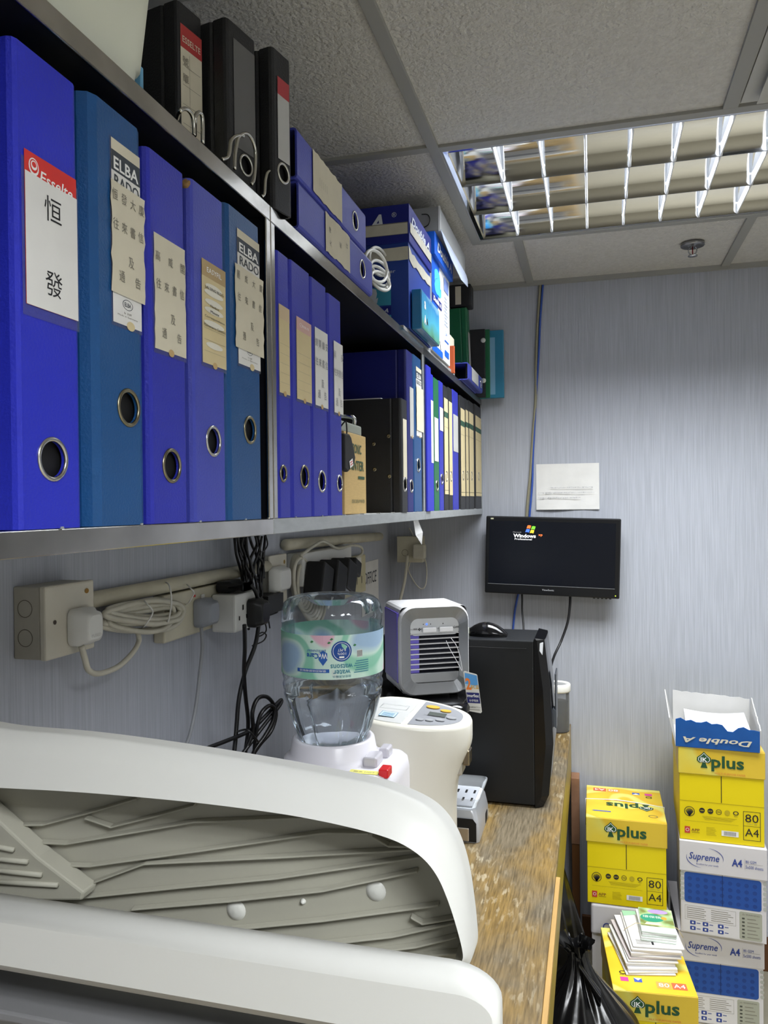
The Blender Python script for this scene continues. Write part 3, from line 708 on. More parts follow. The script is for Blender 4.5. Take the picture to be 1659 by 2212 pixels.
pts += [(y1-y0, 0.150), (y1-y0, 0.170)]
for k in range(9): pts.append((y1-y0-0.01-k*0.024, 0.170+rnd.uniform(-.003, .003)))
pts.append((0, 0.178))
b.shape(Fs, pts, TAPE2, 0.0012); b.build('side_tape', t)
b = MB()
b.text(Fb, 'Double A', Dm-0.117, 0.136, 0.009, LOGO, 0.0008, w=0.05); b.text(Fb, 'Quality Paper', Dm-0.072, 0.124, 0.010, LOGO, 0.0008, w=0.085)
b.text(Fb, 'printing', Dm-0.075, 0.102, 0.007, LOGO, 0.0008)
b.rect(Fb, Dm-0.115, 0.052, Dm-0.040, 0.092, TEALP, 0.0005); b.text(Fb, 'a', Dm-0.085, 0.073, 0.036, LOGO, 0.0009, bold=0.05, shear=0.2)
b.rect(Fb, Dm-0.115, 0.032, Dm-0.040, 0.049, CB, 0.0005); b.text(Fb, 'Double A', Dm-0.076, 0.0405, 0.009, LOGO, 0.0009, w=0.06, bold=0.02, shear=0.3)
b.rect(Fb, Dm-0.115, 0.0, Dm-0.040, 0.030, TEALP, 0.0005); b.text(Fb, 'A', Dm-0.070, 0.013, 0.026, LOGO, 0.0009, bold=0.06, w=0.04)
b.build('side_print', t)
# ream with a sea picture leaning on the carton front
t = thing('paper_ream', 'glossy blue paper pack with a seaside picture leaning on the dark blue carton', 'paper pack', (-0.372, 1.648, ZB))
p0 = at(934, 645, x=-0.357); p1 = at(892, 598, x=-0.357); w_ = 0.202; h_ = p1.z-ZB
MB().box(-0.009, 0.013, 0, w_, 0, h_, mat('pack_wrapper', (40, 120, 170), 0.2, coat=0.3)).build('pack_body', t, bevel=0.002)
Fr = Face((0.0131, 0, 0), (0, 1, 0), (0, 0, 1)); b = MB()
M = bpy.data.materials.new('sea_picture'); M.use_nodes = True; nt = M.node_tree
tc = nt.nodes.new('ShaderNodeTexCoord'); sx = nt.nodes.new('ShaderNodeSeparateXYZ'); nz = nt.nodes.new('ShaderNodeTexNoise'); nz.inputs['Scale'].default_value = 18
ad = nt.nodes.new('ShaderNodeMath'); ad.operation = 'MULTIPLY_ADD'; ad.inputs[1].default_value = 0.05
cr = nt.nodes.new('ShaderNodeValToRGB'); e_ = cr.color_ramp.elements
while len(e_) < 7: e_.new(0.5)
for i_, (pp, cc) in enumerate(((0.02, (70, 110, 84)), (0.035, (90, 160, 140)), (0.06, (80, 176, 206)), (0.10, (60, 140, 196)), (0.115, (140, 184, 214)), (0.14, (70, 160, 214)), (0.18, (48, 140, 204)))):
    e_[i_].position = pp*5; e_[i_].color = (*lin(cc), 1)
mu = nt.nodes.new('ShaderNodeMath'); mu.operation = 'MULTIPLY'; mu.inputs[1].default_value = 5
nt.links.new(tc.outputs['Object'], sx.inputs[0]); nt.links.new(tc.outputs['Object'], nz.inputs['Vector'])
nt.links.new(nz.outputs['Fac'], ad.inputs[0]); nt.links.new(sx.outputs['Z'], ad.inputs[2]); nt.links.new(ad.outputs[0], mu.inputs[0]); nt.links.new(mu.outputs[0], cr.inputs['Fac'])
nt.links.new(cr.outputs['Color'], nt.nodes['Principled BSDF'].inputs['Base Color']); nt.nodes['Principled BSDF'].inputs['Roughness'].default_value = 0.25
b.rect(Fr, 0.002, 0.002, w_-0.002, h_-0.002, M, 0.0004)
b.text(Fr, 'a', 0.035, h_-0.028, 0.018, WHITE, 0.001, bold=0.04); b.text(Fr, 'A', 0.035, h_-0.060, 0.020, WHITE, 0.001, bold=0.06); b.text(Fr, 'A', 0.058, h_-0.060, 0.016, INK, 0.001, bold=0.03)
b.build('cover_picture', t)
# white and blue carton
y0, y1 = 1.880, 2.125
t = thing('paper_carton', 'white fronted paper carton with a bright blue lid on the shelf', 'carton', (-0.383, y0, ZB))
hl0, hl1 = 0.235, 0.292
MB().box(-0.31, 0, 0, y1-y0, 0, hl0+0.02, mat('white_carton_board', (232, 234, 236), 0.5)).build('carton_body', t, bevel=0.0015)
MB().box(-0.313, 0.010, -0.003, y1-y0+0.003, hl0, hl1, BRIGHT).build('lid', t, bevel=0.0015)
Fs = Face((0.0102, 0, 0), (0, 1, 0), (0, 0, 1)); b = MB()
b.text(Fs, 'Double A', 0.125, (hl0+hl1)/2, 0.026, WHITE, 0.0008, w=0.2, bold=0.03, shear=0.25); b.build('lid_print', t)
Fs = Face((0.0002, 0, 0), (0, 1, 0), (0, 0, 1)); b = MB()
b.rect(Fs, 0, 0.0, 0.055, hl0, BRIGHT, 0.0005); b.shape(Fs, [(0, 0), (0.05, 0), (0.10, hl0), (0, hl0)], BRIGHT, 0.0006)
b.text(Fs, 'a', 0.075, 0.185, 0.065, flat((70, 180, 220)), 0.0010, bold=0.06, w=0.09)
b.rect(Fs, 0.0, 0.124, 0.125, 0.144, CB, 0.0012); b.text(Fs, 'Double A', 0.065, 0.134, 0.013, WHITE, 0.0015, w=0.10, bold=0.03, shear=0.25)
b.text(Fs, 'A', 0.085, 0.060, 0.085, WHITE, 0.0012, bold=0.05, w=0.10); b.rect(Fs, 0.04, 0.0, 0.135, 0.018, BRIGHT, 0.0009)
for k in range(9): b.rect(Fs, 0.165, 0.10+0.009*k, 0.165+0.05-0.006*(k % 3), 0.1025+0.009*k, flat((150, 160, 190)), 0.0008)
b.rect(Fs, 0.16, 0.19, 0.225, 0.225, flat((120, 140, 200)), 0.0008)
b.text(Fs, '5·4', 0.188, 0.078, 0.014, BRIGHT, 0.0008); b.rect(Fs, 0.165, 0.055, 0.222, 0.059, BRIGHT, 0.0008); b.rect(Fs, 0.165, 0.015, 0.225, 0.032, BRIGHT, 0.0008)
b.build('front_print', t)
tag(MB().box(-0.66, -0.378, 2.165, 2.176, Z0+0.0, Z0+0.078, mat('orange_card', (190, 90, 50), 0.5)).build('card_folder', bevel=0.001), 'orange card folder standing beside the white fronted carton', 'folder')
tag(MB().box(-0.68, -0.392, 2.185, 2.250, Z0, Z0+0.115, P_BE).build('paper_pack', bevel=0.003), 'cream paper pack between the orange folder and green binder', 'paper pack')
# grey file box with a drooping flap
t = thing('file_box', 'flat grey file box with a drooping pale flap under the ceiling light', 'file box', (-0.362, 1.885, ZB+hl1+0.0015))
GB = mat('grey_file_board', (140, 141, 140), 0.5); hB = 0.062
MB().box(-0.30, 0, 0, 0.395, 0, hB, GB).build('box_body', t, bevel=0.003)
b = MB(); q = [V(at(948, 487, x=-0.352)), V(at(1004, 566, x=-0.345)), V(at(1003, 576, x=-0.325)), V(at(985, 574, x=-0.330)), V(at(962, 545, x=-0.338))]
vs = [V((0.0015, 0.002, 0.004)), V((0.0015, 0.393, 0.004)), V((0.006, 0.393, -0.012)), V((0.010, 0.37, -0.040)), V((0.010, 0.25, -0.052)), V((0.007, 0.12, -0.036)), V((0.003, 0.03, -0.012))]
b.poly(vs, mat('pale_blue_flap', (176, 186, 206), 0.4)); b.build('drooping_flap', t, thick=0.0012)
b = MB(); b.tube([(-0.045, -0.001, 0.045), (-0.03, -0.004, 0.042), (-0.024, -0.004, 0.03), (-0.028, -0.004, 0.017), (-0.04, -0.001, 0.012)], 0.0012, BLACK, 6, 4); b.build('elastic_loop', t)
MB().box(-0.0035, 0.0012, -0.001, 0.002, 0, hB, flat((205, 205, 203))).build('edge_strip', t)
# far end
t, F = binder('green binder standing at the far end of the shelf top under a black card box', GREEN, 0, 0.058, 0.300, D=0.26, loc=(-0.405, 2.622, Z0+0.001), ry=-0.03, z=Z0)
b, G, w_, h_ = pane(t, F, 0.010, 0.050, 0.06, 0.22); b.rect(G, 0, 0, w_, h_, P_GR, 0.0007); b.build('spine_label', t)
t = thing('card_box', 'small black card box with a cream label on the green binder', 'box', (-0.436, 2.6225, Z0+0.3045))
MB().box(-0.038, 0.038, 0, 0.060, 0, 0.078, BLK).build('box_body', t, bevel=0.006, seg=3)
MB().rect(Face((-0.038, 0, 0), (1, 0, 0), (0, 0, 1)), 0.022, 0.008, 0.042, 0.070, P_BE, 0.0005).build('paper_label', t)
t, F = lying('blue binder lying open ended below the black card box', PALEBLUE, 2.612, Z0+0.003, 0.052, 0.305, -0.360, ring=(0.028, 0.035), D=0.27)
b, G, w_, h_ = pane(t, F, 0.008, 0.048, 0.10, 0.24); b.rect(G, 0, 0, w_, h_, P_GR, 0.0007); b.build('spine_label', t)
def stand(name, label, col, u, y, th, z1, cat='folder'):
    xr = at(u, 780, y=y).x; t = thing(name, label, cat, (xr, y, Z0)); h_ = at(u, z1, y=y).z-Z0
    MB().box(-0.30, 0, 0, th, 0, h_, col).build('case', t, bevel=0.002); return t, h_
t, h_ = stand('box_folder', 'black folder with two white snaps against the back wall', BLK, 1048, 2.688, 0.012, 710)
for v in (735, 822):
    p = at(1046, v, y=2.688); MB().lathe([(0, -0.003), (0.006, -0.0025), (0.0085, 0)], (-0.006, 0, p.z-Z0), flat((214, 214, 208)), 18, ax='y').build('snap_button', t)
stand('box_folder', 'green folder sandwiched behind the black folder with snaps', GREEN, 1058, 2.702, 0.010, 711)
t, h_ = stand('box_folder', 'translucent teal folder flat on the back wall beside the shelf', mat('teal_plastic', (48, 128, 160), 0.3), 1088, 2.715, 0.02, 712)
MB().box(-0.055, -0.030, -0.001, 0.0, 0.012, h_-0.025, mat('pale_blue_pocket', (128, 176, 206), 0.4)).build('pocket', t)

# ---------------------------------------------------------------- in the middle bay: kraft box and the things on it
KRAFT = mat('kraft_board', (200, 170, 112), 0.7, var=0.08, vscale=60, vstretch=(1, 1, 6))
t = thing('kraft_box', 'kraft cardboard box with green lettering on the middle shelf', 'box', (-0.398, 1.215, SB+0.001))
p = at(790, 945, x=-0.398); q = at(742, 930, x=-0.398); wk = p.y-1.215; hk = p.z-SB
MB().box(-0.28, 0, 0, wk, 0, hk, KRAFT).build('box_body', t, bevel=0.0015)
Fk = Face((0.0002, 0, 0), (0, 1, 0), (0, 0, 1)); b = MB(); KG = flat((52, 84, 60))
b.text(Fk, 'ELECTRONIC', wk*0.38, hk-0.026, 0.017, KG, 0.0006, w=wk*0.76, bold=0.02); b.text(Fk, 'PRINTER', wk*0.5, hk-0.055, 0.017, KG, 0.0006, w=wk*0.74, bold=0.02)
b.rect(Fk, wk*0.6, hk-0.078, wk*0.9, hk-0.073, KG, 0.0006); b.text(Fk, 'DESK DISPLAY PRINTER', wk*0.6, 0.022, 0.006, KG, 0.0006, w=wk*0.6)
b.build('printed_lettering', t)
GRY = mat('grey_green_plastic', (150, 156, 146), 0.45)
t = thing('hole_punch', 'grey desktop hole punch on top of the kraft box', 'hole punch', (-0.41, 1.19, SB+0.001+hk))
MB().box(-0.10, 0.005, 0.02, 0.150, 0, 0.019, GRY).build('base', t, bevel=0.003)
b = MB(); loft(b, [[(-0.075, 0.04+dy, 0.03+dz), (-0.02, 0.04+dy, 0.03+dz), (-0.025, 0.04+dy, 0.045+dz), (-0.07, 0.04+dy, 0.045+dz)] for dy, dz in ((-0.0, 0.0), (0.03, 0.02), (0.045, 0.045), (0.052, 0.062))], mat('pale_grey_plastic', (196, 200, 196), 0.4)); b.build('lever_arm', t, bevel=0.003)
MB().tube([(-0.09, 0.12, 0.019), (-0.09, 0.115, 0.032), (-0.04, 0.112, 0.036), (0.0, 0.112, 0.032), (0.0, 0.118, 0.019)], 0.004, CHROME, 8, 4).build('hinge_bar', t)
pp = at(744, 1020, x=-0.388)
t = thing('pouch', 'small black pouch with a white and red tag hanging before the kraft box', 'pouch', (-0.392, pp.y, pp.z))
b = MB(); b.prism([(0, -0.012, 0.004), (0, 0.006, 0.0), (0, 0.042, 0.016), (0, 0.047, 0.026), (0, 0.026, 0.058), (0, 0.016, 0.063), (0, -0.012, 0.062)], (0.009, 0, 0), mat('black_nylon', (30, 30, 33), 0.8)); b.build('pouch_body', t, bevel=0.003)
Fp = Face((0.0096, 0, 0), (0, 1, 0.35), (0, -0.35, 1)); b = MB(); b.rect(Fp, 0.014, 0.002, 0.032, 0.014, WHITE, 0.0004); b.rect(Fp, 0.017, 0.0095, 0.029, 0.0112, RED, 0.0007); b.rect(Fp, 0.017, 0.0055, 0.029, 0.0072, RED, 0.0007); b.build('tag', t)
MB().tube([(0.004, 0.014, 0.062), (0.003, 0.018, 0.072), (0.001, 0.017, 0.084), (-0.010, 0.016, hk+SB-pp.z+0.002)], 0.0013, BLACK, 6, 4).build('strap', t)
tag(MB().box(-0.56, -0.425, 1.547, 1.592, SB+0.2375, SB+0.2395, P_WH).build('paper_sheet'), 'white sheet of paper lying on the black riveted binder', 'paper')
# ---------------------------------------------------------------- sockets, plugs and cables on the left wall
IVORY = mat('ivory_conduit', (206, 200, 178), 0.5, var=0.12, vscale=18); IVO2 = mat('grubby_white_enamel', (208, 203, 188), 0.45, var=0.1, vscale=12)
PLUGW = mat('white_plug_plastic', (222, 222, 218), 0.35, spec=0.5); PLUGG = mat('grey_plug_plastic', (150, 154, 162), 0.4); PBLK = mat('black_plug_plastic', (24, 24, 26), 0.4)
CORDW = mat('off_white_cord', (206, 202, 186), 0.45, var=0.1, vscale=40); CORDG = mat('grey_cord', (140, 142, 146), 0.45); CORDB = mat('black_cord', (18, 18, 20), 0.4)
def A(u, v, off=0.02): return at(u, v, x=XW+off)
def cord(name, label, pts, r, M, cat='cable', sm=6, group=None, seg=8, parent=None):
    """pts: (u, v, distance from the left wall)"""
    P = [A(*p) for p in pts]; o = P[0]
    if parent is not None: return MB().tube(P, r, M, seg, sm).build('cord', parent, world=True)
    ob = MB().tube([p-o for p in P], r, M, seg, sm).build(name); ob.location = o
    return tag(ob, label, cat, group)
# near junction box
t = thing('junction_box', 'grubby white double depth socket box nearest on the left wall', 'socket box', (XW+0.0005, 0.838, 1.342))
MB().box(0, 0.040, 0, 0.098, 0, 0.094, mat('galvanised_box', (176, 172, 160), 0.5, var=0.15, vscale=14)).build('back_box', t, bevel=0.0015)
MB().box(0.040, 0.050, -0.001, 0.099, -0.001, 0.095, IVO2).build('socket_plate', t, bevel=0.0025)
Fn = Face((0, -0.0001, 0), (1, 0, 0), (0, 0, 1)); KO = flat((92, 86, 74))
for z in (0.028, 0.066): MB().disc(Fn, 0.018, z, 0.0115, KO, 0.0004, r0=0.0106, seg=28).build('knockout_ring', t)
Ff = Face((0.0502, 0, 0), (0, 1, 0), (0, 0, 1))
MB().disc(Ff, 0.082, 0.081, 0.0045, flat((150, 112, 40)), 0.0004, ry=0.0035).build('rust_spot', t); MB().disc(Ff, 0.016, 0.047, 0.003, flat((70, 60, 50)), 0.0004).build('screw', t)
def plug(label, M, loc, size=(0.024, 0.045, 0.052), text=None, name='power_plug'):
    dx, dy, dz = size; t = thing(name, label, 'plug', loc)
    b = MB(); rings = []
    for x, s_ in ((0, 0.0), (dx*0.45, 0.0), (dx*0.55, 0.003), (dx*0.9, 0.005), (dx, 0.009)):
        rings.append([(x, dy/2+yy, dz/2+zz) for yy, zz in rrect(-dy/2+s_, dy/2-s_, -dz/2+s_, dz/2-s_, 0.010)])
    loft(b, rings, M); b.build('plug_body', t)
    if text: MB().text(Face((dx+0.0003, 0, 0), (0, 1, 0), (0, 0, 1)), text, dy/2, dz*0.28, 0.004, flat((190, 188, 184)), 0.0, w=0.02).build('moulded_lettering', t)
    return t
p = A(166, 1355, 0.051); pg = plug('white fused plug in the nearest socket box', PLUGW, (XW+0.0515, p.y-0.020, p.z-0.024), (0.028, 0.046, 0.050), 'FUSED')
cord('plug_cord', 'off-white cord hanging in a loop from the nearest white plug', [(176, 1396, .065), (184, 1425, .065), (192, 1448, .062), (215, 1455, .055), (255, 1440, .045), (285, 1412, .038), (300, 1385, .032), (296, 1362, .030)], 0.0042, CORDW, parent=pg)
# conduit from box to box
b = MB(); c0 = A(206, 1288, 0.022); c1 = A(565, 1212, 0.022)
tag(b.tube([V((XW+0.014, 0.9385, 1.402)), V((XW+0.014, 1.613, 1.402))], 0.0125, IVORY, 14).build('wall_conduit'), 'ivory cable conduit running from the nearest box along the left wall', 'conduit')
# coil of off-white cord tied up on the conduit
t = thing('cord_coil', 'bundle of off-white cord tied with cable ties under the ivory conduit', 'cable', tuple(A(300, 1320, 0.03)))
o = A(300, 1320, 0.03); rnd = random.Random(12)
for k in range(8):
    a0 = rnd.uniform(-5, 5); pts = []
    L0, R0 = 222+rnd.uniform(-6, 14), 402-rnd.uniform(0, 26); yc0 = 1338+rnd.uniform(-20, 12); hh = 15+k*4.2
    for j in range(15):
        g = 2*PI*j/14; cu = (L0+R0)/2+(R0-L0)/2*math.cos(g); cv = yc0+(1318+rnd.uniform(-4, 4)-yc0)*(math.cos(g)*0.5+0.5)*0.8+hh*math.sin(g)*(0.7+0.3*math.cos(g))
        pts.append(A(cu, cv, 0.030+0.004*(k % 5)+0.004*math.sin(g))-o)
    MB().tube(pts, 0.0044, CORDW, 8, 4).build('cord_loop', t)
for u, v0, v1, dv in ((310, 1295, 1350, 20), (360, 1258, 1340, -12), (405, 1262, 1300, 0)):
    MB().tube([A(u-2, v0, .02)-o, A(u+6, v0+8, .062)-o, A(u+14+dv*0.3, (v0+v1)/2, .066)-o, A(u+4, v1, .06)-o, A(u-4, v1+6, .02)-o], 0.0013, PLUGW, 6, 4).build('cable_tie', t)
# switched socket plate, grey plug, adaptor with black plugs
t = thing('wall_socket', 'ivory double wall socket under the conduit with a red switch mark', 'socket', (XW+0.0005, 1.165, 1.305))
MB().box(0, 0.022, 0, 0.31, 0, 0.082, IVORY).build('socket_plate', t, bevel=0.003)
MB().box(0.022, 0.025, 0.125, 0.137, 0.058, 0.070, PLUGW).build('switch_rocker', t, bevel=0.001); MB().box(0.0215, 0.0235, 0.098, 0.105, 0.068, 0.072, flat((200, 60, 50))).build('red_mark', t)
p = A(440, 1325, 0.03); pg = plug('grey plug in the ivory wall socket', PLUGG, (XW+0.0235, p.y-0.026, p.z-0.024), (0.030, 0.052, 0.052))
cord('plug_cord', 'grey cord hanging from the grey plug down behind the printer', [(435, 1356, .044), (437, 1400, .044), (432, 1450, .042), (424, 1520, .04), (412, 1580, .04), (398, 1620, .045), (384, 1648, .05), (372, 1680, .055)], 0.0033, CORDG, parent=pg)
p = A(462, 1352, 0.035); q = A(532, 1262, 0.035)
t = thing('plug_adaptor', 'white multi-way plug adaptor holding two black plugs', 'adaptor', (XW+0.0235, A(500, 1305, .04).y-0.052, 1.298))
MB().box(0, 0.050, 0, 0.105, 0, 0.072, PLUGW).build('adaptor_body', t, bevel=0.004)
Ff = Face((0.0502, 0, 0), (0, 1, 0), (0, 0, 1)); b = MB()
for yy, zz, ww, hh in ((0.030, 0.040, 0.006, 0.010), (0.046, 0.022, 0.005, 0.008), (0.014, 0.022, 0.005, 0.008)): b.rect(Ff, yy, zz, yy+ww, zz+hh, BLACK, 0.0005)
b.build('pin_holes', t)
ay = A(500, 1305, .04).y-0.052
pg1 = plug('black plug standing on top of the white adaptor', PBLK, (XW+0.028, ay+0.012, 1.3715), (0.052, 0.062, 0.022))
pg2 = plug('black plug in the right side of the white adaptor', PBLK, (XW+0.075, ay+0.048, 1.300), (0.030, 0.050, 0.056))
for pgx, (nm, lb, pts) in zip((pg1, pg2), (
    ('plug_cord', 'black cord arching from the top plug of the adaptor down the wall', [(528, 1262, .07), (545, 1268, .08), (556, 1290, .085), (560, 1330, .082), (552, 1390, .075), (530, 1450, .065), (516, 1510, .06), (510, 1580, .06), (505, 1630, .065), (496, 1680, .07)]),
    ('plug_cord', 'black cord dropping straight from the right plug of the adaptor', [(528, 1350, .098), (529, 1400, .09), (527, 1450, .075), (530, 1500, .065), (536, 1560, .06), (532, 1610, .06), (524, 1660, .065)]))):
    cord(nm, lb, pts, 0.0042, CORDB, parent=pgx)
t = thing('cord_bundle', 'loose loops of black cord tied together behind the printer', 'cable', tuple(A(540, 1560, .07))); o = A(540, 1560, .07)
for k, pts in enumerate(([(412, 1642, .07), (440, 1620, .072), (490, 1600, .075), (540, 1578, .08), (575, 1545, .085), (598, 1520, .085), (608, 1512, .085), (604, 1524, .088), (585, 1548, .088), (560, 1580, .086), (530, 1620, .08), (500, 1660, .075)],
     [(500, 1680, .07), (520, 1640, .075), (545, 1585, .085), (545, 1540, .09), (556, 1510, .09), (575, 1505, .09), (590, 1520, .09), (596, 1545, .09), (585, 1580, .088), (560, 1610, .085), (535, 1650, .08), (525, 1690, .08)],
     [(540, 1690, .075), (548, 1640, .08), (552, 1590, .088), (562, 1545, .094), (580, 1525, .094), (592, 1530, .094), (590, 1555, .094), (572, 1590, .09), (548, 1625, .085), (540, 1670, .085)])):
    MB().tube([A(*p)-o for p in pts], 0.0041, CORDB, 8, 5).build('cord_loop', t)
MB().tube([A(514, 1580, .07)-o, A(535, 1577, .10)-o, A(556, 1600, .105)-o, A(560, 1604, .07)-o], 0.002, CORDB, 6, 4).build('twist_tie', t)
t = thing('thin_cable_bundle', 'tangle of thin black cables hanging below the shelf post', 'cable', tuple(A(550, 1230, .05))); o = A(550, 1230, .05); rnd = random.Random(5)
for k in range(15):
    u0 = 505+rnd.uniform(0, 70); u1 = 545+rnd.uniform(-14, 38); pts = []
    for j in range(6):
        f = j/5; pts.append(A(u0+(u1-u0)*f+rnd.uniform(-5, 5), 1158+f*(90+8*k)+0, .03+.03*rnd.random())-o)
    MB().tube(pts, 0.0030, CORDB, 6, 5).build('cable', t)
for pts in ([(572, 1150, .06), (578, 1175, .06), (570, 1190, .06), (562, 1192, .06)], [(560, 1330, .04), (572, 1345, .05), (575, 1362, .05), (566, 1372, .05), (552, 1376, .045), (566, 1366, .04), (575, 1372, .04), (568, 1385, .04), (545, 1395, .04)], [(590, 1318, .04), (600, 1322, .04), (580, 1330, .04), (566, 1332, .04), (580, 1318, .04), (612, 1310, .04)], [(575, 1320, .04), (580, 1340, .04), (583, 1357, .04)]):
    MB().tube([A(*p)-o for p in pts], 0.0016, CORDB, 6, 5).build('cable', t)
MB().box(0, 0.04, 0, 0.085, 0, 0.04, PBLK).build('small_adaptor', None)
ad_ = bpy.data.objects['small_adaptor']; pq = A(565, 1328, .03); ad_.location = (XW+0.006, pq.y, pq.z); tag(ad_, 'small black power adaptor hanging beside the second socket box', 'adaptor')
# second box and everything to its right
yb = 1.616
t = thing('junction_box', 'ivory socket box below the shelf post with one white plug', 'socket box', (XW+0.0005, yb, 1.302))
MB().box(0, 0.014, 0, 0.098, 0, 0.122, mat('galvanised_box', (176, 172, 160))).build('back_box', t, bevel=0.001)
MB().box(0.014, 0.020, -0.001, 0.099, -0.001, 0.123, IVO2).build('socket_plate', t, bevel=0.002)
Ff = Face((0.0202, 0, 0), (0, 1, 0), (0, 0, 1)); MB().disc(Ff, 0.082, 0.104, 0.005, flat((150, 122, 50)), 0.0004).build('rust_spot', t); MB().disc(Ff, 0.016, 0.062, 0.003, flat((60, 52, 44)), 0.0004, ry=0.005).build('screw_hole', t)
p = A(604, 1250, .03); pg = plug('white plug in the second socket box beside the thick cord coil', PLUGW, (XW+0.021, p.y-0.040, p.z-0.030), (0.026, 0.078, 0.058))
cord('plug_cord', 'thick off-white cord curving down from the second white plug', [(603, 1276, .034), (603, 1300, .034), (608, 1312, .034), (618, 1318, .034), (632, 1308, .034)], 0.005, CORDW, parent=pg)
t = thing('cord_coil', 'thick hanging coil of off-white cord behind the water bottle', 'cable', tuple(A(655, 1250, .03))); o = A(655, 1250, .03)
for k in range(9):
    cu = 640+3.2*k; wd = 15+k*1.6; pts = []
    for j in range(13):
        g = 2*PI*j/12; pts.append(A(cu+wd*math.sin(g)+(8+k)*(1-math.cos(g))*0.5, 1200+1.5*k+(52+2*k)*(1-math.cos(g)), .028+.004*(k % 4)+.006*math.sin(g))-o)
    MB().tube(pts, 0.0046, CORDW, 8, 4).build('cord_loop', t)
def wallbox(name, label, cat, u0, v0, u1, v1, d, M, off=0.0005):
    p = A(u0, v0, d); q = A(u1, v1, d); t = thing(name, label, cat, (XW+off, p.y, q.z)); z1 = (A(u0, v0, d).z)-q.z
    MB().box(0, d-off, 0, q.y-p.y, 0, z1, M).build('body', t, bevel=0.003); return t, q.y-p.y, z1
t, w_, h_ = wallbox('power_strip', 'white power strip with black adaptors plugged in below the middle shelf', 'power strip', 655, 1196, 760, 1238, 0.045, PLUGW)
px_ = 672
for k, (lb, M, u, v, s_) in enumerate((('black adaptor at the near end of the white power strip', PBLK, 676, 1243, (0.05, 0.075, 0.085)), ('black adaptor second along the white power strip', PBLK, 702, 1240, (0.055, 0.08, 0.09)), ('black adaptor third along the white power strip', PBLK, 726, 1233, (0.055, 0.08, 0.085)), ('small black plug at the far end of the white power strip', PBLK, 752, 1217, (0.04, 0.06, 0.045)))):
    p = A(u, v, .06); t = thing('power_adaptor', lb, 'adaptor', (XW+0.0465+0.001*k, p.y-s_[1]*0.5, p.z-s_[2]*0.5), rx=-0.35)
    MB().box(0, s_[0], 0, s_[1], 0, s_[2], M).build('adaptor_body', t, bevel=0.006, seg=3)
p = A(745, 1245, .1); t = thing('power_adaptor', 'grey white phone charger below the far end of the power strip', 'adaptor', (XW+0.06, p.y-0.02, p.z-0.03), rx=-0.35)
MB().box(0, 0.04, 0, 0.07, 0, 0.045, PLUGG).build('adaptor_body', t, bevel=0.006, seg=3); MB().tube([(0.02, 0.01, 0.0), (0.02, -0.02, -0.03), (0.015, -0.03, -0.06)], 0.004, PLUGW, 8, 4).build('cord', t)
p = A(735, 1212, .018); q = A(798, 1280, .018)
t = thing('switch_panel', 'yellowed switch panel with handwritten labels beyond the power strip', 'switch panel', (XW+0.0005, 2.13, 1.262))
MB().box(0, 0.018, 0, 0.25, 0, 0.118, mat('yellowed_plastic', (206, 198, 160), 0.5)).build('panel', t, bevel=0.003)
Ff = Face((0.0182, 0, 0), (0, 1, 0), (0, 0, 1)); b = MB(); b.rect(Ff, 0.10, 0.07, 0.20, 0.112, P_WH, 0.0005); b.rect(Ff, 0.02, 0.085, 0.07, 0.110, P_WH, 0.0005)
for k in range(3): b.rect(Ff, 0.11, 0.078+0.01*k, 0.185-0.01*k, 0.0805+0.01*k, INK, 0.0008)
for k in range(4): b.rect(Ff, 0.05+0.05*k, 0.03, 0.056+0.05*k, 0.052, GINK, 0.0008)
b.build('paper_labels', t)
sh = MB().box(0, 0.001, 0, 0.20, 0, 0.175, P_WH); sh.text(Face((0.0012, 0, 0), (0, 1, 0), (0, 0, 1)), 'OFFICE', 0.10, 0.120, 0.040, flat((60, 62, 72)), 0.0003, w=0.15, shear=0.2); sh.text(Face((0.0012, 0, 0), (0, 1, 0), (0, 0, 1)), '28 842', 0.11, 0.022, 0.036, flat((70, 74, 110)), 0.0003, w=0.16, shear=0.2)
o = sh.build('wall_note'); o.location = (XW+0.0006, 2.39, 1.175); tag(o, 'white sheet with handwriting taped on the wall near the corner', 'paper')
tag(MB().tube([V((XW+0.016, 1.72, 1.445)), V((XW+0.016, 2.56, 1.430))], 0.014, IVORY, 12).build('wall_conduit'), 'ivory cable conduit running from the power strip to the corner', 'conduit')
cord('power_cable', 'thin off-white cable looping over the power strip', [(650, 1200, .05), (680, 1178, .05), (700, 1170, .05), (730, 1185, .05), (760, 1178, .05), (780, 1182, .05), (782, 1196, .05), (768, 1206, .05)], 0.004, CORDW)
t = thing('junction_box', 'grubby socket box in the corner under the shelf', 'socket box', (-0.690, YB-0.046, 1.33))
MB().box(0, 0.094, 0, 0.045, 0, 0.094, IVORY).build('back_box', t, bevel=0.002); MB().disc(Face((0, -0.0001, 0), (1, 0, 0), (0, 0, 1)), 0.03, 0.035, 0.012, KO, 0.0004, r0=0.0108).build('knockout_ring', t)
pgc = t = thing('power_plug', 'ivory plug in the corner socket box', 'plug', (-0.625, YB-0.075, 1.345)); MB().box(0, 0.045, 0, 0.028, 0, 0.052, CORDW).build('plug_body', t, bevel=0.006, seg=3)
def cordY(name, label, pts, r, M, y, sm=6, parent=None):
    P = [at(u, v, y=y-dy) for u, v, dy in [(a+(0,))[:3] for a in pts]]; o = P[0]
    if parent is not None: return MB().tube(P, r, M, 8, sm).build('cord', parent, world=True)
    ob = MB().tube([p-o for p in P], r, M, 8, sm).build(name); ob.location = o; return tag(ob, label, 'cable')
cordY('plug_cord', 'off-white cord hanging from the corner plug down behind the cooler', [(880, 1200), (878, 1225), (874, 1255), (866, 1290), (856, 1330)], 0.0055, CORDW, YB-0.06, parent=pgc)
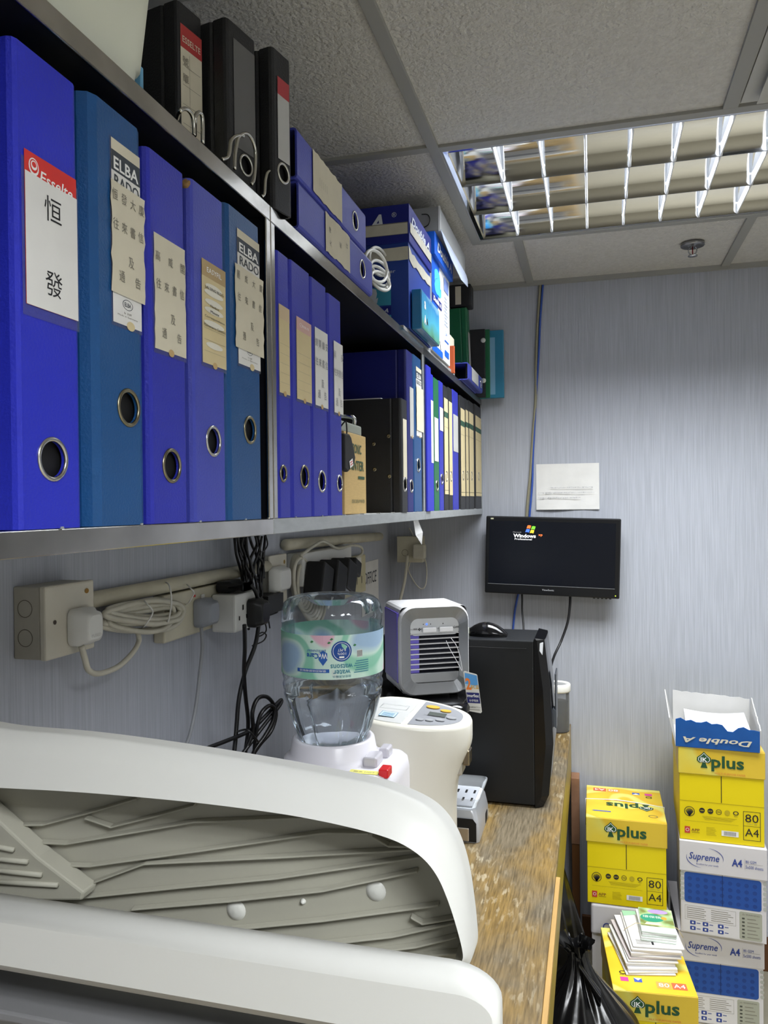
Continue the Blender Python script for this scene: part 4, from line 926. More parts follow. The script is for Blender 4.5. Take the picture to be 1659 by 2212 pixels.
cordY('phone_cable', 'thin cream cable hanging in a loop on the back wall near the corner', [(884, 1140), (893, 1160), (893, 1185), (884, 1220), (882, 1230), (888, 1245), (900, 1264), (911, 1272), (919, 1264), (922, 1240), (920, 1215), (912, 1190), (905, 1160)], 0.0022, CORDW, YB-0.012)
tp = at(900, 1135, x=XS-0.03)
t = thing('tape_scrap', 'scrap of clear tape hanging under the far shelf bay', 'tape', (XS-0.02, at(893, 1120, x=XS-0.02).y, SB-0.020))
MB().add([(0, 0, 0), (0, 0.05, 0), (0.01, 0.055, -0.03), (0.004, 0.004, -0.034), (0.012, 0.03, -0.05), (0.006, 0.06, -0.06)], [(0, 1, 2, 3), (3, 2, 5, 4)], clear('cloudy_tape', (230, 230, 230), 0.14, 0.25)).build('tape_strip', t)
# ---------------------------------------------------------------- back wall: monitor, paper, cables
MBLK = mat('monitor_black_plastic', (20, 21, 24), 0.3, spec=0.5); SCR = mat('dark_screen', (13, 16, 24), 0.25, spec=0.4, emit=0.12)
ym = YB-0.075; a = at(1048, 1115, y=ym); b_ = at(1340, 1121, y=ym); c = at(1047, 1280, y=ym); d = at(1338, 1295, y=ym)
Wm = (b_.x-a.x+d.x-c.x)/2; Hm = (a.z-c.z+b_.z-d.z)/2; tilt = math.atan2((b_.z-a.z+d.z-c.z)/2, Wm)
mon = t = thing('monitor', 'black flat computer monitor mounted on the back wall above the counter', 'monitor', (c.x, ym, c.z), ry=-tilt)
MB().box(0, Wm, 0, 0.035, 0, Hm, MBLK).build('bezel', t, bevel=0.004, seg=3)
MB().box(Wm*0.35, Wm*0.65, 0.035, 0.0735, Hm*0.3, Hm*0.7, MBLK).build('wall_bracket', t)
Fm = Face((0, -0.0004, 0), (1, 0, 0), (0, 0, 1)); b = MB(); b.rect(Fm, 0.012, 0.034, Wm-0.016, Hm-0.016, SCR, 0.0003)
def em(n, c, e): return mat(n, c, 0.5, emit=e)
lx, lz = Wm*0.34, Hm*0.845
for i, (dx, dz, cc) in enumerate(((-0.0135, 0.0015, (240, 110, 50)), (0.0015, -0.001, (110, 200, 50)), (-0.0175, -0.0115, (70, 110, 235)), (-0.0025, -0.014, (240, 200, 50)))):
    b.shape(Fm, [(lx+dx, lz+dz), (lx+dx+0.006, lz+dz+0.0008), (lx+dx+0.0125, lz+dz-0.0008), (lx+dx+0.0155, lz+dz+0.0098), (lx+dx+0.009, lz+dz+0.0112), (lx+dx+0.0035, lz+dz+0.0105)], em('flag_%d' % i, cc, 0.9), 0.0006)
WE = em('screen_white', (240, 240, 240), 0.9)
b.text(Fm, 'Windows', Wm*0.296, Hm*0.755, 0.0125, WE, 0.0006, w=0.076, bold=0.025); b.text(Fm, 'xp', Wm*0.415, Hm*0.765, 0.0085, em('screen_orange', (240, 120, 60), 0.9), 0.0006, w=0.014, bold=0.01)
b.text(Fm, 'Microsoft', Wm*0.24, Hm*0.80, 0.004, em('screen_grey', (150, 150, 150), 0.6), 0.0006, w=0.028); b.text(Fm, 'Professional', Wm*0.287, Hm*0.712, 0.0062, WE, 0.0006, w=0.058)
b.build('screen', t)
b = MB(); b.rect(Fm, 0.010, 0.032, Wm-0.016, 0.034, flat((110, 112, 114), 0.3), 0.0006); b.text(Fm, 'ViewSonic', Wm*0.48, 0.019, 0.006, flat((190, 192, 196)), 0.0006, w=0.04); b.build('bezel_lettering', t)
MB().rect(Fm, 0.016, Hm-0.011, 0.026, Hm-0.006, flat((200, 200, 170)), 0.0006).build('corner_emblem', t)
b = MB(); b.disc(Fm, Wm-0.013, 0.010, 0.0018, em('power_led', (190, 220, 60), 1.5), 0.0008, seg=10); b.build('power_light', t)
for k in range(5): MB().box(Wm-0.085+0.013*k, Wm-0.078+0.013*k, 0.006, 0.014, -0.003, 0.001, MBLK).build('bezel_button', t)
a = at(1158, 1003, y=YB-0.002); d = at(1295, 1100, y=YB-0.002)
t = thing('paper_note', 'white paper note taped to the back wall above the monitor', 'paper', (a.x, YB-0.0005, d.z))
Wp, Hp = d.x-a.x, a.z-d.z
b = MB(); vs = []
for i in range(9):
    for j in range(7):
        x, z = Wp*i/8, Hp*j/6; vs.append((x, -0.001-0.007*(1-j/6)**2*(0.6+0.4*math.sin(i*0.8)), z))
b.add(vs, [(i*7+j, (i+1)*7+j, (i+1)*7+j+1, i*7+j+1) for i in range(8) for j in range(6)], P_WH, True); b.build('sheet', t)
b = MB(); rnd = random.Random(2); F = Face((0, -0.0085, 0), (1, 0, 0), (0, 0, 1))
for r_, (z, x0, x1) in enumerate(((Hp*0.47, Wp*0.2, Wp*0.88), (Hp*0.36, 0.006, Wp*0.92), (Hp*0.25, 0.006, Wp*0.70))):
    x = x0
    while x < x1:
        q = rnd.uniform(0.003, 0.007); b.rect(F, x, z+rnd.uniform(-.001, .001), x+q*0.8, z+0.0013+rnd.uniform(0, .002), flat((176, 176, 178)), 0.0); x += q
b.build('faint_writing', t)
cordY('power_cable', 'olive grey cable running down the back wall from the ceiling', [(1167, 612), (1161, 700), (1158, 780), (1157, 860), (1151, 940), (1146, 1020), (1142, 1060), (1138, 1110), (1136, 1180)], 0.0046, mat('olive_cable', (142, 138, 116), 0.5), YB-0.006)
cordY('network_cable', 'blue network cable running down the back wall beside the olive cable', [(1173, 612), (1167, 690), (1164, 760), (1158, 850), (1154, 930), (1151, 990), (1150, 1040), (1146, 1090), (1143, 1130), (1140, 1200), (1118, 1290), (1110, 1340), (1106, 1400)], 0.0036, mat('blue_cable', (52, 84, 168), 0.45), YB-0.006)
cordY('monitor_cable', 'black cable with a moulded bead hanging from the monitor', [(1127, 1270, .02), (1128, 1296, .03), (1128, 1320, .03), (1131, 1352, .05), (1131, 1385, .08)], 0.0034, CORDB, YB-0.02, parent=mon)
cordY('monitor_cable', 'black power cable curving from the monitor behind the computer tower', [(1232, 1280, .02), (1231, 1310, .03), (1226, 1345, .04), (1212, 1385, .06), (1198, 1415, .1), (1190, 1440, .16)], 0.0042, CORDB, YB-0.02, parent=mon)

# ---------------------------------------------------------------- counter
def wood():
    M = bpy.data.materials.new('worn_counter_wood'); M.use_nodes = True; nt = M.node_tree; bs = nt.nodes['Principled BSDF']; N = nt.nodes.new; K = nt.links.new
    tc = N('ShaderNodeTexCoord')
    def nz(scale, st, det, dist=0.0):
        mp = N('ShaderNodeMapping'); mp.inputs['Scale'].default_value = st; n = N('ShaderNodeTexNoise'); n.inputs['Scale'].default_value = scale; n.inputs['Detail'].default_value = det; n.inputs['Distortion'].default_value = dist
        K(tc.outputs['Object'], mp.inputs['Vector']); K(mp.outputs['Vector'], n.inputs['Vector']); return n.outputs['Fac']
    def rmp(f, stops):
        r = N('ShaderNodeValToRGB'); e = r.color_ramp.elements
        while len(e) < len(stops): e.new(0.5)
        for i, (p, c) in enumerate(stops): e[i].position = p; e[i].color = (*lin(c), 1)
        K(f, r.inputs['Fac']); return r.outputs['Color']
    def mix(fac, A_, B_, mode='MIX'):
        m_ = N('ShaderNodeMix'); m_.data_type = 'RGBA'; m_.blend_type = mode
        if isinstance(fac, float): m_.inputs[0].default_value = fac
        else: K(fac, m_.inputs[0])
        K(A_, m_.inputs[6]); K(B_, m_.inputs[7]); return m_.outputs[2]
    patch = rmp(nz(5, (2.0, 1, 1), 4), [(0.38, (142, 116, 66)), (0.5, (134, 114, 78)), (0.62, (122, 111, 91))])
    streak = rmp(nz(12, (22, 1.6, 1), 10, 0.15), [(0.28, (168, 164, 158)), (0.5, (226, 225, 222)), (0.66, (255, 255, 255))])
    c1 = mix(1.0, patch, streak, 'MULTIPLY')
    wear = rmp(nz(22, (5, 1.1, 1), 8, 0.2), [(0.54, (0, 0, 0)), (0.64, (255, 255, 255))])
    zone = rmp(nz(4, (1, 1, 1), 3), [(0.42, (20, 20, 20)), (0.58, (210, 210, 210))])
    f = mix(1.0, wear, zone, 'MULTIPLY')
    pale = rmp(nz(30, (1, 1, 1), 2), [(0.3, (176, 164, 136)), (0.7, (196, 186, 160))])
    K(mix(f, c1, pale), bs.inputs['Base Color']); bs.inputs['Roughness'].default_value = 0.42; bs.inputs['Specular IOR Level'].default_value = 0.4
    return M
WOOD = wood()
OLIVE = mat('olive_yellow_paint', (150, 128, 34), 0.4, var=0.15, vscale=5); PLY = mat('raw_plywood', (188, 150, 88), 0.6, var=0.2, vscale=30, vstretch=(1, 0.2, 1)); BRN = mat('brown_board', (112, 74, 40), 0.5, var=0.15, vscale=10)
XE = -0.0815; YT0 = -0.35
t = thing('counter', 'worn wooden counter along the left wall with an olive painted front', 'counter', (XW+0.001, YT0, 0))
Lc = YB-0.006-YT0; Dc = XE-XW-0.001
MB().box(0, Dc, 0, Lc, TZ-0.022, TZ, WOOD).build('worktop', t, bevel=0.0015)
MB().prism([(Dc-0.018, 0.0, 0.50), (Dc-0.018, Lc, 0.60), (Dc-0.018, Lc, TZ-0.0222), (Dc-0.018, 0, TZ-0.0222)], (0.0175, 0, 0), OLIVE).build('front_apron', t)
yy = at(1205, 1892, z=TZ).y; MB().box(Dc+0.0003, Dc+0.009, 0, yy-YT0, TZ-0.016, TZ-0.002, PLY).build('edge_batten', t, bevel=0.001)
for yq in (0.05, Lc/2, Lc-0.45): MB().box(0.08, 0.12, yq, yq+0.05, 0, TZ-0.0222, BRN).build('leg', t); MB().box(Dc-0.075, Dc-0.035, yq, yq+0.05, 0, TZ-0.0222, BRN).build('leg', t)
pb = at(1231, 1690, y=YB-0.04); q = at(1247, 1690, y=YB-0.04)
t = thing('wooden_board', 'brown wooden board standing upright against the back wall beside the counter', 'board', (pb.x+0.006, YB-0.075, 0))
MB().box(0, q.x-pb.x, 0, 0.06, 0, at(1240, 1822, y=YB-0.07).z, BRN).build('lower_board', t, bevel=0.001)
z0 = at(1240, 1822, y=YB-0.07).z; MB().box(-0.001, q.x-pb.x+0.001, -0.001, 0.061, z0+0.0003, at(1240, 1680, y=YB-0.07).z, mat('bare_wood_end', (146, 108, 82), 0.6, var=0.2, vscale=20)).build('bare_end', t, bevel=0.001)

# ---------------------------------------------------------------- computer tower, mouse, canister
yt = 1.9636; TB = mat('black_steel_case', (26, 28, 31), 0.38, spec=0.45, bump=0.08, bscale=700); TG = mat('gloss_black_plastic', (14, 14, 16), 0.12, spec=0.5); TM = mat('dark_grey_plastic', (58, 62, 68), 0.3)
ht = at(1160, 1386, y=yt).z-TZ; Wt = 0.18
t = thing('computer_tower', 'black computer tower standing on the counter below the monitor', 'computer', (-0.1264, yt, TZ+0.0008), rz=0.0)
MB().box(-0.42, -0.022, 0, Wt, 0.006, ht, TB).build('case', t, bevel=0.003)
b = MB()   # faceted front bezel, wider in the middle
prof = [(0.0, 0.0), (0.014, 0.03), (0.026, 0.16), (0.020, 0.30), (0.006, ht+0.002), (-0.0215, ht+0.005)]
n0 = [(x, 0.012 if 0 < i < 5 else 0.004, z) for i, (x, z) in enumerate(prof)]
b.prism([(-0.0218, 0.0, 0.004)]+[(x-0.012, 0.0, z) for x, z in prof], (0, 0.001, 0), TG)
rings = []
for yy, o_ in ((0.0, -0.020), (0.014, -0.002), (0.045, 0.0), (Wt-0.045, 0.0), (Wt-0.014, -0.002), (Wt, -0.020)):
    rings.append([(-0.0218, yy, 0.002)]+[(max(x+o_, -0.0212), yy, z) for x, z in prof])
bb = MB(); loft(bb, rings, TG, smooth=False); bb.build('front_bezel', t, bevel=0.002)
MB().prism([(0.0, 0.01, ht-0.004), (-0.020, 0.003, ht-0.008), (-0.002, 0.006, ht-0.035)], (0.0015, -0.0022, 0), flat((215, 218, 222), 0.3)).build('badge', t)
MB().box(0.0265, 0.030, 0.05, 0.13, 0.20, 0.33, TM).build('drive_cover', t, bevel=0.002)
MB().prism([(0.010, 0.02, 0.215), (0.030, 0.05, 0.19), (0.030, 0.05, 0.235), (0.012, 0.02, 0.255)], (0.001, 0.03, 0), TM).build('side_fin', t)
MB().tube([(-0.41, -0.0008, ht-0.02), (-0.04, -0.0008, ht-0.02)], 0.0009, BLACK, 6).build('panel_seam', t)
for yy in (0.02, 0.14):
    for xx in (-0.38, -0.06): MB().box(xx, xx+0.03, yy, yy+0.02, 0, 0.006, BLACK).build('foot', t)
pm = at(1052, 1372, y=yt+0.05)
t = thing('computer_mouse', 'black computer mouse lying on top of the tower', 'mouse', (pm.x, yt+0.06, TZ+ht+0.002))
b = MB(); rings = []
for k in range(9):
    f = k/8; x = -0.046+0.098*f; hz = 0.034*math.sin(PI*min(1, 0.12+0.86*f))**0.7+0.001; hw = 0.029*math.sin(PI*(0.10+0.82*f))**0.5
    rings.append([(x, hw*math.cos(PI*j/10), hz*math.sin(PI*j/10)) for j in range(11)]+[(x, -hw, 0.0), (x, hw, 0.0)][0:0])
loft(b, rings, TG); b.build('mouse_shell', t)
MB().box(-0.082, -0.030, -0.02, 0.02, 0.0005, 0.016, mat('pale_yellow_card', (214, 220, 190), 0.5)).build('paper_slip', None)
o = bpy.data.objects['paper_slip']; o.location = (pm.x-0.022, yt+0.06, TZ+ht+0.002); tag(o, 'pale card block beside the mouse on top of the tower', 'card')
cy = 2.665; cx_ = at(1206, 1500, y=cy).x-0.002; rr = at(1233, 1500, y=cy).x-cx_
hc = at(1205, 1475, y=cy).z-TZ
t = thing('canister', 'clear ribbed plastic canister with a white lid at the far end of the counter', 'canister', (cx_, cy-0.005, TZ+0.0008))
b = MB(); b.lathe([(0, 0.001), (rr*0.86, 0.001), (rr*0.88, 0.004), (rr*0.88, hc-0.02)], (0, 0, 0), clear('smoky_clear_plastic', (196, 198, 200), 0.18, 0.08), 48, mod=lambda a, h: 1+0.012*math.cos(20*a)); b.build('jar', t)
MB().lathe([(0, 0.003), (rr*0.80, 0.003), (rr*0.80, hc*0.62), (0, hc*0.62)], (0, 0, 0), mat('grey_contents', (92, 92, 90), 0.6, var=0.3, vscale=30), 32).build('contents', t)
MB().lathe([(rr*0.90, hc-0.026), (rr*0.97, hc-0.026), (rr, hc-0.022), (rr, hc-0.004), (rr*0.95, hc), (rr*0.72, hc), (rr*0.70, hc-0.004), (0, hc-0.004)], (0, 0, 0), mat('white_lid_plastic', (232, 232, 226), 0.4), 40).build('lid', t)
MB().disc(Face((0, 0, hc-0.0038), (1, 0, 0), (0, 1, 0)), 0, 0, rr*0.69, mat('grey_lid_window', (150, 150, 150), 0.4), 0.0002, seg=32).build('lid_window', t)
# ---------------------------------------------------------------- water dispenser and bottle
LIL = mat('lilac_white_plastic', (226, 224, 232), 0.22, spec=0.5); CRM = mat('warm_white_plastic', (222, 219, 208), 0.28, spec=0.5)
zd = 1.112; pr = at(889, 1612, z=zd); pl = at(562, 1668, z=zd)
dx0, dx1, dy0, dy1 = pl.x, pr.x, 1.085, pr.y
t = thing('water_dispenser', 'small white water dispenser on the counter behind the printer', 'water dispenser', (dx0, dy0, TZ+0.0008))
Wd, Dd, Hd = dx1-dx0, dy1-dy0, zd-TZ
b = MB(); rings = []
for z, o in ((0, 0.0), (Hd-0.03, 0.0), (Hd-0.012, 0.003), (Hd-0.004, 0.010), (Hd, 0.022)):
    rings.append([(x, y, z) for x, y in rrect(o, Wd-o, o, Dd-o, 0.030 if o > 0.02 else 0.018)])
loft(b, rings, LIL); b.build('dispenser_body', t)
cxb, cyb = at(721, 1630, z=zd).x-dx0, at(721, 1630, z=zd).y-dy0
RB = 0.0865
b = MB(); b.lathe([(0.085, Hd-0.002), (0.079, Hd+0.004), (0.074, Hd+0.008), (0.070, Hd+0.030), (0.067, Hd+0.033), (0.062, Hd+0.033), (0.056, Hd+0.008), (0.030, Hd-0.004), (0, Hd-0.006)], (cxb, cyb, 0), LIL, 48); b.build('bottle_collar', t)
for u, v in ((848, 1640), (838, 1617)):
    pass
p = at(846, 1650, z=zd); q = at(860, 1626, z=zd)
for nm, a, b2, M in (('tap_button', (Wd-0.052, Dd*0.46), (0.024, 0.040), mat('clear_grey_button', (196, 194, 202), 0.15)), ('tap_button', (Wd-0.040, Dd*0.68), (0.018, 0.030), mat('clear_grey_button', (196, 194, 202)))):
    MB().box(a[0], a[0]+b2[0], a[1], a[1]+b2[1], Hd-0.002, Hd+0.016, M).build(nm, t, bevel=0.004, seg=3)
p = at(832, 1664, z=zd+0.004)
MB().box(p.x-dx0-0.008, p.x-dx0+0.008, p.y-dy0-0.012, p.y-dy0+0.014, Hd-0.006, Hd+0.008, flat((206, 30, 36), 0.35)).build('red_safety_tab', t, bevel=0.002)
Ft = Face((0, 0, Hd+0.0003), (1, 0, 0), (0, 1, 0)); b = MB()
p = at(795, 1668, z=zd+0.001); x_, y_ = p.x-dx0, p.y-dy0
b.rect(Ft, x_-0.030, y_-0.010, x_+0.018, y_+0.006, flat((232, 226, 120)), 0.0003); b.text(Ft, '熱水 HOT', x_-0.006, y_-0.002, 0.006, GINK, 0.0005, w=0.035); b.build('yellow_sticker', t)
Fr = Face((Wd+0.0003, 0, 0), (0, 1, 0), (0, 0, 1)); b = MB(); LN = flat((150, 148, 156))
for pts in ([(0.10, 0.20), (0.125, 0.255), (0.15, 0.21), (0.165, 0.235), (0.185, 0.19)], [(0.085, 0.185), (0.12, 0.225), (0.16, 0.18)]):
    for (a1, c1), (a2, c2) in zip(pts, pts[1:]): b.shape(Fr, [(a1, c1), (a2, c2), (a2, c2+0.0012), (a1, c1+0.0012)], LN, 0.0003)
b.build('line_drawing', t)
# bottle, neck down in the collar
bz = TZ+Hd-0.002; zt_ = at(717, 1291, y=dy0+cyb).z+0.004; Hb = zt_-bz
t = thing('water_bottle', 'clear upturned water bottle with a pastel label standing in the dispenser', 'water bottle', (dx0+cxb, dy0+cyb, bz))
PET = clear('clear_pet_plastic', (240, 244, 248), 0.03, 0.02, 0.99, pure=True, k=0.75)
def ribs(a, h):
    f = h/Hb
    if f < 0.33: return 1-0.07*abs(math.sin(4.5*a))**14*min(1, f/0.06)*min(1, (0.36-f)/0.06)
    if f > 0.84: return 1-0.05*abs(math.sin(4.5*a))**8*min(1, (f-0.84)/0.06)
    return 1.0
prof = [(0.026, 0.004), (0.030, 0.012), (0.046, 0.020), (0.056, 0.032), (0.066, 0.055), (0.075, 0.085), (0.0815, 0.110), (0.0835, 0.118), (0.0815, 0.123), (0.0845, 0.128), (RB-0.001, 0.136), (RB-0.0035, 0.142), (RB-0.0012, 0.148), (RB-0.001, 0.152), (RB-0.001, 0.236), (RB-0.001, 0.24), (RB, 0.243), (RB, 0.262), (RB-0.001, Hb-0.022), (RB-0.005, Hb-0.010), (RB-0.013, Hb-0.003), (RB-0.022, Hb), (0.045, Hb-0.004), (0.03, Hb-0.014), (0, Hb-0.017)]
s_ = Hb/0.288; prof = [(r, h*s_) for r, h in prof[:18]]+prof[18:]
MB().lathe(prof, (0, 0, 0), PET, 90, mod=ribs).build('bottle_shell', t)
WAT = mat('drinking_water', (246, 250, 253), 0.0, trans=1.0, ior=1.16)
wp = [(0.0, 0.006)]+[(r-0.0018, h+0.001) for r, h in prof[1:9]]; zw = wp[-1][1]; wp.append((0, zw))
MB().lathe(wp, (0, 0, 0), WAT, 90, mod=ribs).build('water', t)
LABEL = ramp_mat('pastel_label_print', [(0.34, (224, 180, 198)), (0.37, (206, 232, 220)), (0.46, (200, 230, 216)), (0.49, (136, 200, 174)), (0.56, (146, 206, 182)), (0.59, (206, 232, 222)), (0.66, (160, 190, 220))], 11, rough=0.35, detail=0.0, dist=0.4)
lz0, lz1 = at(717, 1470, y=dy0+cyb-RB).z-bz, at(717, 1374, y=dy0+cyb-RB).z-bz
lab = MB(); CY = Cyl((0, 0, lz0), RB+0.0004, 0); hl = lz1-lz0
lab.rect(CY, -math.pi*RB, 0, math.pi*RB*0.999, hl, LABEL, 0.0); lab.build('label_band', t)
a_c = -PI/2+0.34         # middle of the side that faces the viewer
CU = Cyl((0, 0, lz1), RB+0.0004, a_c, sx=-1, sy=-1)   # printed upside down because the bottle is upturned
b = MB(); DB = flat((20, 70, 150)); CB_ = flat((44, 96, 176)); TE = flat((60, 130, 150))
b.text(CU, 'watsons', -0.014, hl*0.70, 0.0075, TE, 0.0008, w=0.036, bold=0.01); b.text(CU, 'water', -0.014, hl*0.83, 0.0075, TE, 0.0008, w=0.028, bold=0.01)
b.text(CU, '屈臣氏蒸餾水', -0.014, hl*0.93, 0.004, TE, 0.0008, w=0.030)
b.disc(CU, -0.014, hl*0.36, 0.0165, DB, 0.0006, seg=28); b.disc(CU, -0.014, hl*0.36, 0.0142, WHITE, 0.0008, r0=0.0134, seg=28)
b.text(CU, '100%', -0.014, hl*0.36+0.004, 0.004, WHITE, 0.001, w=0.014); b.text(CU, 'R-PET', -0.014, hl*0.36-0.002, 0.004, WHITE, 0.001, w=0.013); b.rect(CU, -0.018, hl*0.36+0.008, -0.010, hl*0.36+0.011, WHITE, 0.001)
b.shape(CU, [(0.009, hl*0.55), (0.016, hl*0.68), (0.023, hl*0.55), (0.023, hl*0.40), (0.016, hl*0.34), (0.009, hl*0.40)], CB_, 0.0006)
b.text(CU, 'We', 0.016, hl*0.46, 0.009, WHITE, 0.001, w=0.014, bold=0.02); b.text(CU, 'Care', 0.033, hl*0.46, 0.009, CB_, 0.001, w=0.020, bold=0.02); b.text(CU, 'ENVIRONMENT', 0.027, hl*0.34, 0.0035, CB_, 0.001, w=0.032, shear=0.2)
b.rect(CU, 0.006, hl*0.76, 0.062, hl*0.84, CB_, 0.0006, nx=10); b.text(CU, '使用回收膠樽製造', 0.034, hl*0.80, 0.0035, WHITE, 0.0009, w=0.046)
for k in range(6): b.rect(CU, -0.062, hl*(0.60+0.05*k), -0.038+0.002*(k % 3), hl*(0.62+0.05*k), TE, 0.0007)
b.rect(CU, -0.050, hl*0.36, -0.040, hl*0.52, WHITE, 0.0006)
for k in range(8): b.rect(CU, -0.0495+0.0012*k, hl*0.37, -0.0489+0.0012*k, hl*0.51, INK, 0.0008)
for x_, y_ in ((0.006, 0.16), (-0.036, 0.24), (0.034, 0.14), (0.002, 0.08)): b.shape(CU, [(x_-0.003, hl*y_), (x_, hl*y_+0.002), (x_+0.003, hl*y_+0.001), (x_, hl*y_-0.002)], flat((60, 130, 80)), 0.0007)
b.build('label_print', t)

# ---------------------------------------------------------------- hot water pot
yp0, yp1 = 1.385, 1.590; yc = (yp0+yp1)/2
xt = at(1019, 1560, y=yc).x; xb = at(967, 1720, y=yp0+0.02).x; zt0, zt1 = at(905, 1513, y=yp1-0.03).z, at(1005, 1556, y=yc).z
t = thing('hot_water_pot', 'warm white electric hot water pot with a grey control panel', 'hot water pot', (xb-0.215, yc, TZ+0.0008))
def egg(x0, x1, hw, n_=40, pw=1.0, tip=0.35):
    """rounded back, pointed front (towards +x)"""
    pts = []; xm = x0+hw
    for k in range(n_+1):
        a = PI/2+PI*k/n_; pts.append((xm+hw*math.cos(a), hw*math.sin(a)))
    m_ = 16
    for k in range(1, m_):
        f = k/m_; pts.append((xm+(x1-xm)*math.sin(f*PI/2)**1.0, -hw*math.cos(f*PI/2)**0.85))
    pts.append((x1, 0.0))
    for k in range(m_-1, 0, -1):
        f = k/m_; pts.append((xm+(x1-xm)*math.sin(f*PI/2)**1.0, hw*math.cos(f*PI/2)**0.85))
    return pts
Rp = 0.105; xo = xb-0.215; tip = xt-xo; hz = zt0-TZ; tz_ = zt1-TZ
zbot = at(1000, 1625, y=yc).z-TZ
def top(x): return hz+(tz_-hz)*max(0, x-0.06)/(tip-0.06)
b = MB(); rings = []
zs = [(0.0, 0.215)]+[(zbot+dz, 0.215+(tip-0.215)*g) for dz, g in ((-0.11, 0.0), (-0.085, 0.05), (-0.06, 0.14), (-0.038, 0.30), (-0.016, 0.54), (0.002, 0.78), (0.014, 0.93), (0.024, 0.99), (0.032, 1.0))]
for z, x1 in zs: rings.append([(x, y, z) for x, y in egg(0, x1, Rp)])
for o, dz in ((0.0, -0.007), (0.002, -0.002), (0.007, 0.0)):
    rings.append([(x, y, top(x)+dz) for x, y in egg(o, tip-o, Rp-o)])
loft(b, rings, CRM); b.build('pot_body', t)
lidr = [(x, y, top(x)+0.0008) for x, y in egg(0.016, tip-0.018, Rp-0.018)]
xl = tip-0.110
PAN = mat('grey_control_panel', (150, 152, 158), 0.35); LIDM = mat('pale_grey_lid', (206, 207, 206), 0.3)
MB().poly([p for p in lidr if p[0] <= xl], LIDM).build('lid', t, thick=0.002)
MB().poly([p for p in lidr if p[0] >= xl-0.004], PAN).build('control_panel', t, thick=0.002)
sl = (tz_-hz)/(tip-0.06); Ft = Face((0, 0, top(0.06)-0.06*sl+0.0012) if False else (0, 0, hz-0.06*sl+0.0012), (1, 0, sl), (0, 1, 0))
BT = mat('silver_button', (186, 188, 192), 0.3, metal=0.3); OR = flat((226, 176, 70), 0.35)
for x_, y_, r_, M in ((tip-0.085, 0.045, 0.014, OR), (tip-0.056, 0.030, 0.011, OR), (tip-0.092, -0.050, 0.008, BT), (tip-0.074, -0.046, 0.008, BT), (tip-0.055, -0.036, 0.009, BT), (tip-0.037, -0.012, 0.010, BT)):
    b = MB(); b.disc(Ft, x_, y_, r_, M, 0.0022, ry=r_*0.72); vs = None; b.build('panel_button', t, thick=0.0015)
b = MB(); b.rect(Ft, tip-0.085, -0.012, tip-0.050, 0.012, flat((90, 96, 92), 0.2), 0.0010); b.rect(Ft, tip-0.092, -0.014, tip-0.043, -0.0125, flat((60, 60, 62)), 0.0012); b.build('display', t)
b = MB(); b.rect(Ft, xl-0.062, -0.060, xl-0.030, -0.026, flat((200, 220, 232)), 0.0009); b.frame(Ft, xl-0.062, -0.060, xl-0.030, -0.026, 0.001, flat((60, 120, 160)), 0.0011)
for k in range(4): b.rect(Ft, xl-0.058, -0.055+0.006*k, xl-0.034, -0.0525+0.006*k, flat((60, 120, 160)), 0.0011)
b.build('warning_sticker', t)
b = MB(); b.frame(Ft, xl-0.075, 0.000, xl-0.020, 0.030, 0.0012, flat((180, 182, 182)), 0.0012); b.build('lid_latch', t)
zs_ = zbot
MB().box(0.208, 0.232, -0.022, 0.022, zs_-0.040, zs_-0.004, mat('satin_nozzle', (190, 186, 176), 0.3, metal=0.6)).build('spout', t, bevel=0.003)
MB().box(0.2325, 0.246, -0.016, 0.016, zs_-0.022, zs_+0.008, mat('brown_chrome', (150, 136, 112), 0.2, metal=1.0)).build('spout_shield', t, bevel=0.003)
Fs = Face((0.06, -Rp-0.0002, 0), (1, 0, 0), (0, 0, 1))
MB().tube([(0.055, -Rp-0.001, hz-0.062), (0.058, -Rp-0.004, hz-0.05), (0.075, -Rp-0.005, hz-0.047), (0.1, -Rp-0.003, hz-0.05), (0.104, -Rp-0.001, hz-0.064)], 0.0022, CRM, 8, 3).build('carry_handle', t)
xa, za = at(970, 1600, y=1.60), at(970, 1840, y=1.60)
tag(MB().box(xa.x-0.070, xa.x, 1.612, 1.6145, TZ+0.0005, xa.z, clear('acrylic', (240, 244, 246), 0.05, 0.02)).build('acrylic_sheet', bevel=0.0004), 'clear acrylic sheet standing on edge beside the hot water pot', 'acrylic sheet')

# ---------------------------------------------------------------- black machine with the air cooler on top, silver box in front
ycl = 1.635; zc0 = at(875, 1513, y=ycl+0.01).z; hcl = at(935, 1306, y=ycl+0.03).z-zc0
t = thing('coffee_machine', 'glossy black machine under the small air cooler', 'machine', (-0.50, 1.622, TZ+0.0008))
MB().box(0, 0.140, 0, 0.235, 0, zc0-TZ-0.085, TG).build('machine_body', t, bevel=0.004)
b = MB(); loft(b, [[(x, y, z) for x, y in rrect(-0.0, 0.235-o, 0.0+o, 0.24-o, 0.03)] for z, o in ((zc0-TZ-0.0845, 0.02), (zc0-TZ-0.05, 0.004), (zc0-TZ-0.014, 0.0), (zc0-TZ-0.004, 0.006), (zc0-TZ-0.0015, 0.012))], TG); b.build('machine_head', t)
SIL = mat('silver_plastic', (138, 140, 144), 0.26, metal=0.55); WHP = mat('white_cooler_plastic', (232, 232, 236), 0.25); PUR = mat('purple_water_tank', (112, 98, 214), 0.2, coat=0.4)
p = at(860, 1513, y=ycl); rot = 0.50
t = thing('air_cooler', 'small silver and white desktop air cooler with a purple tank', 'air cooler', (p.x+0.004, ycl+0.003, zc0+0.0008), rz=rot)
Wc = 0.163; Dc_ = 0.155; hcl -= 0.004
b = MB(); rings = []
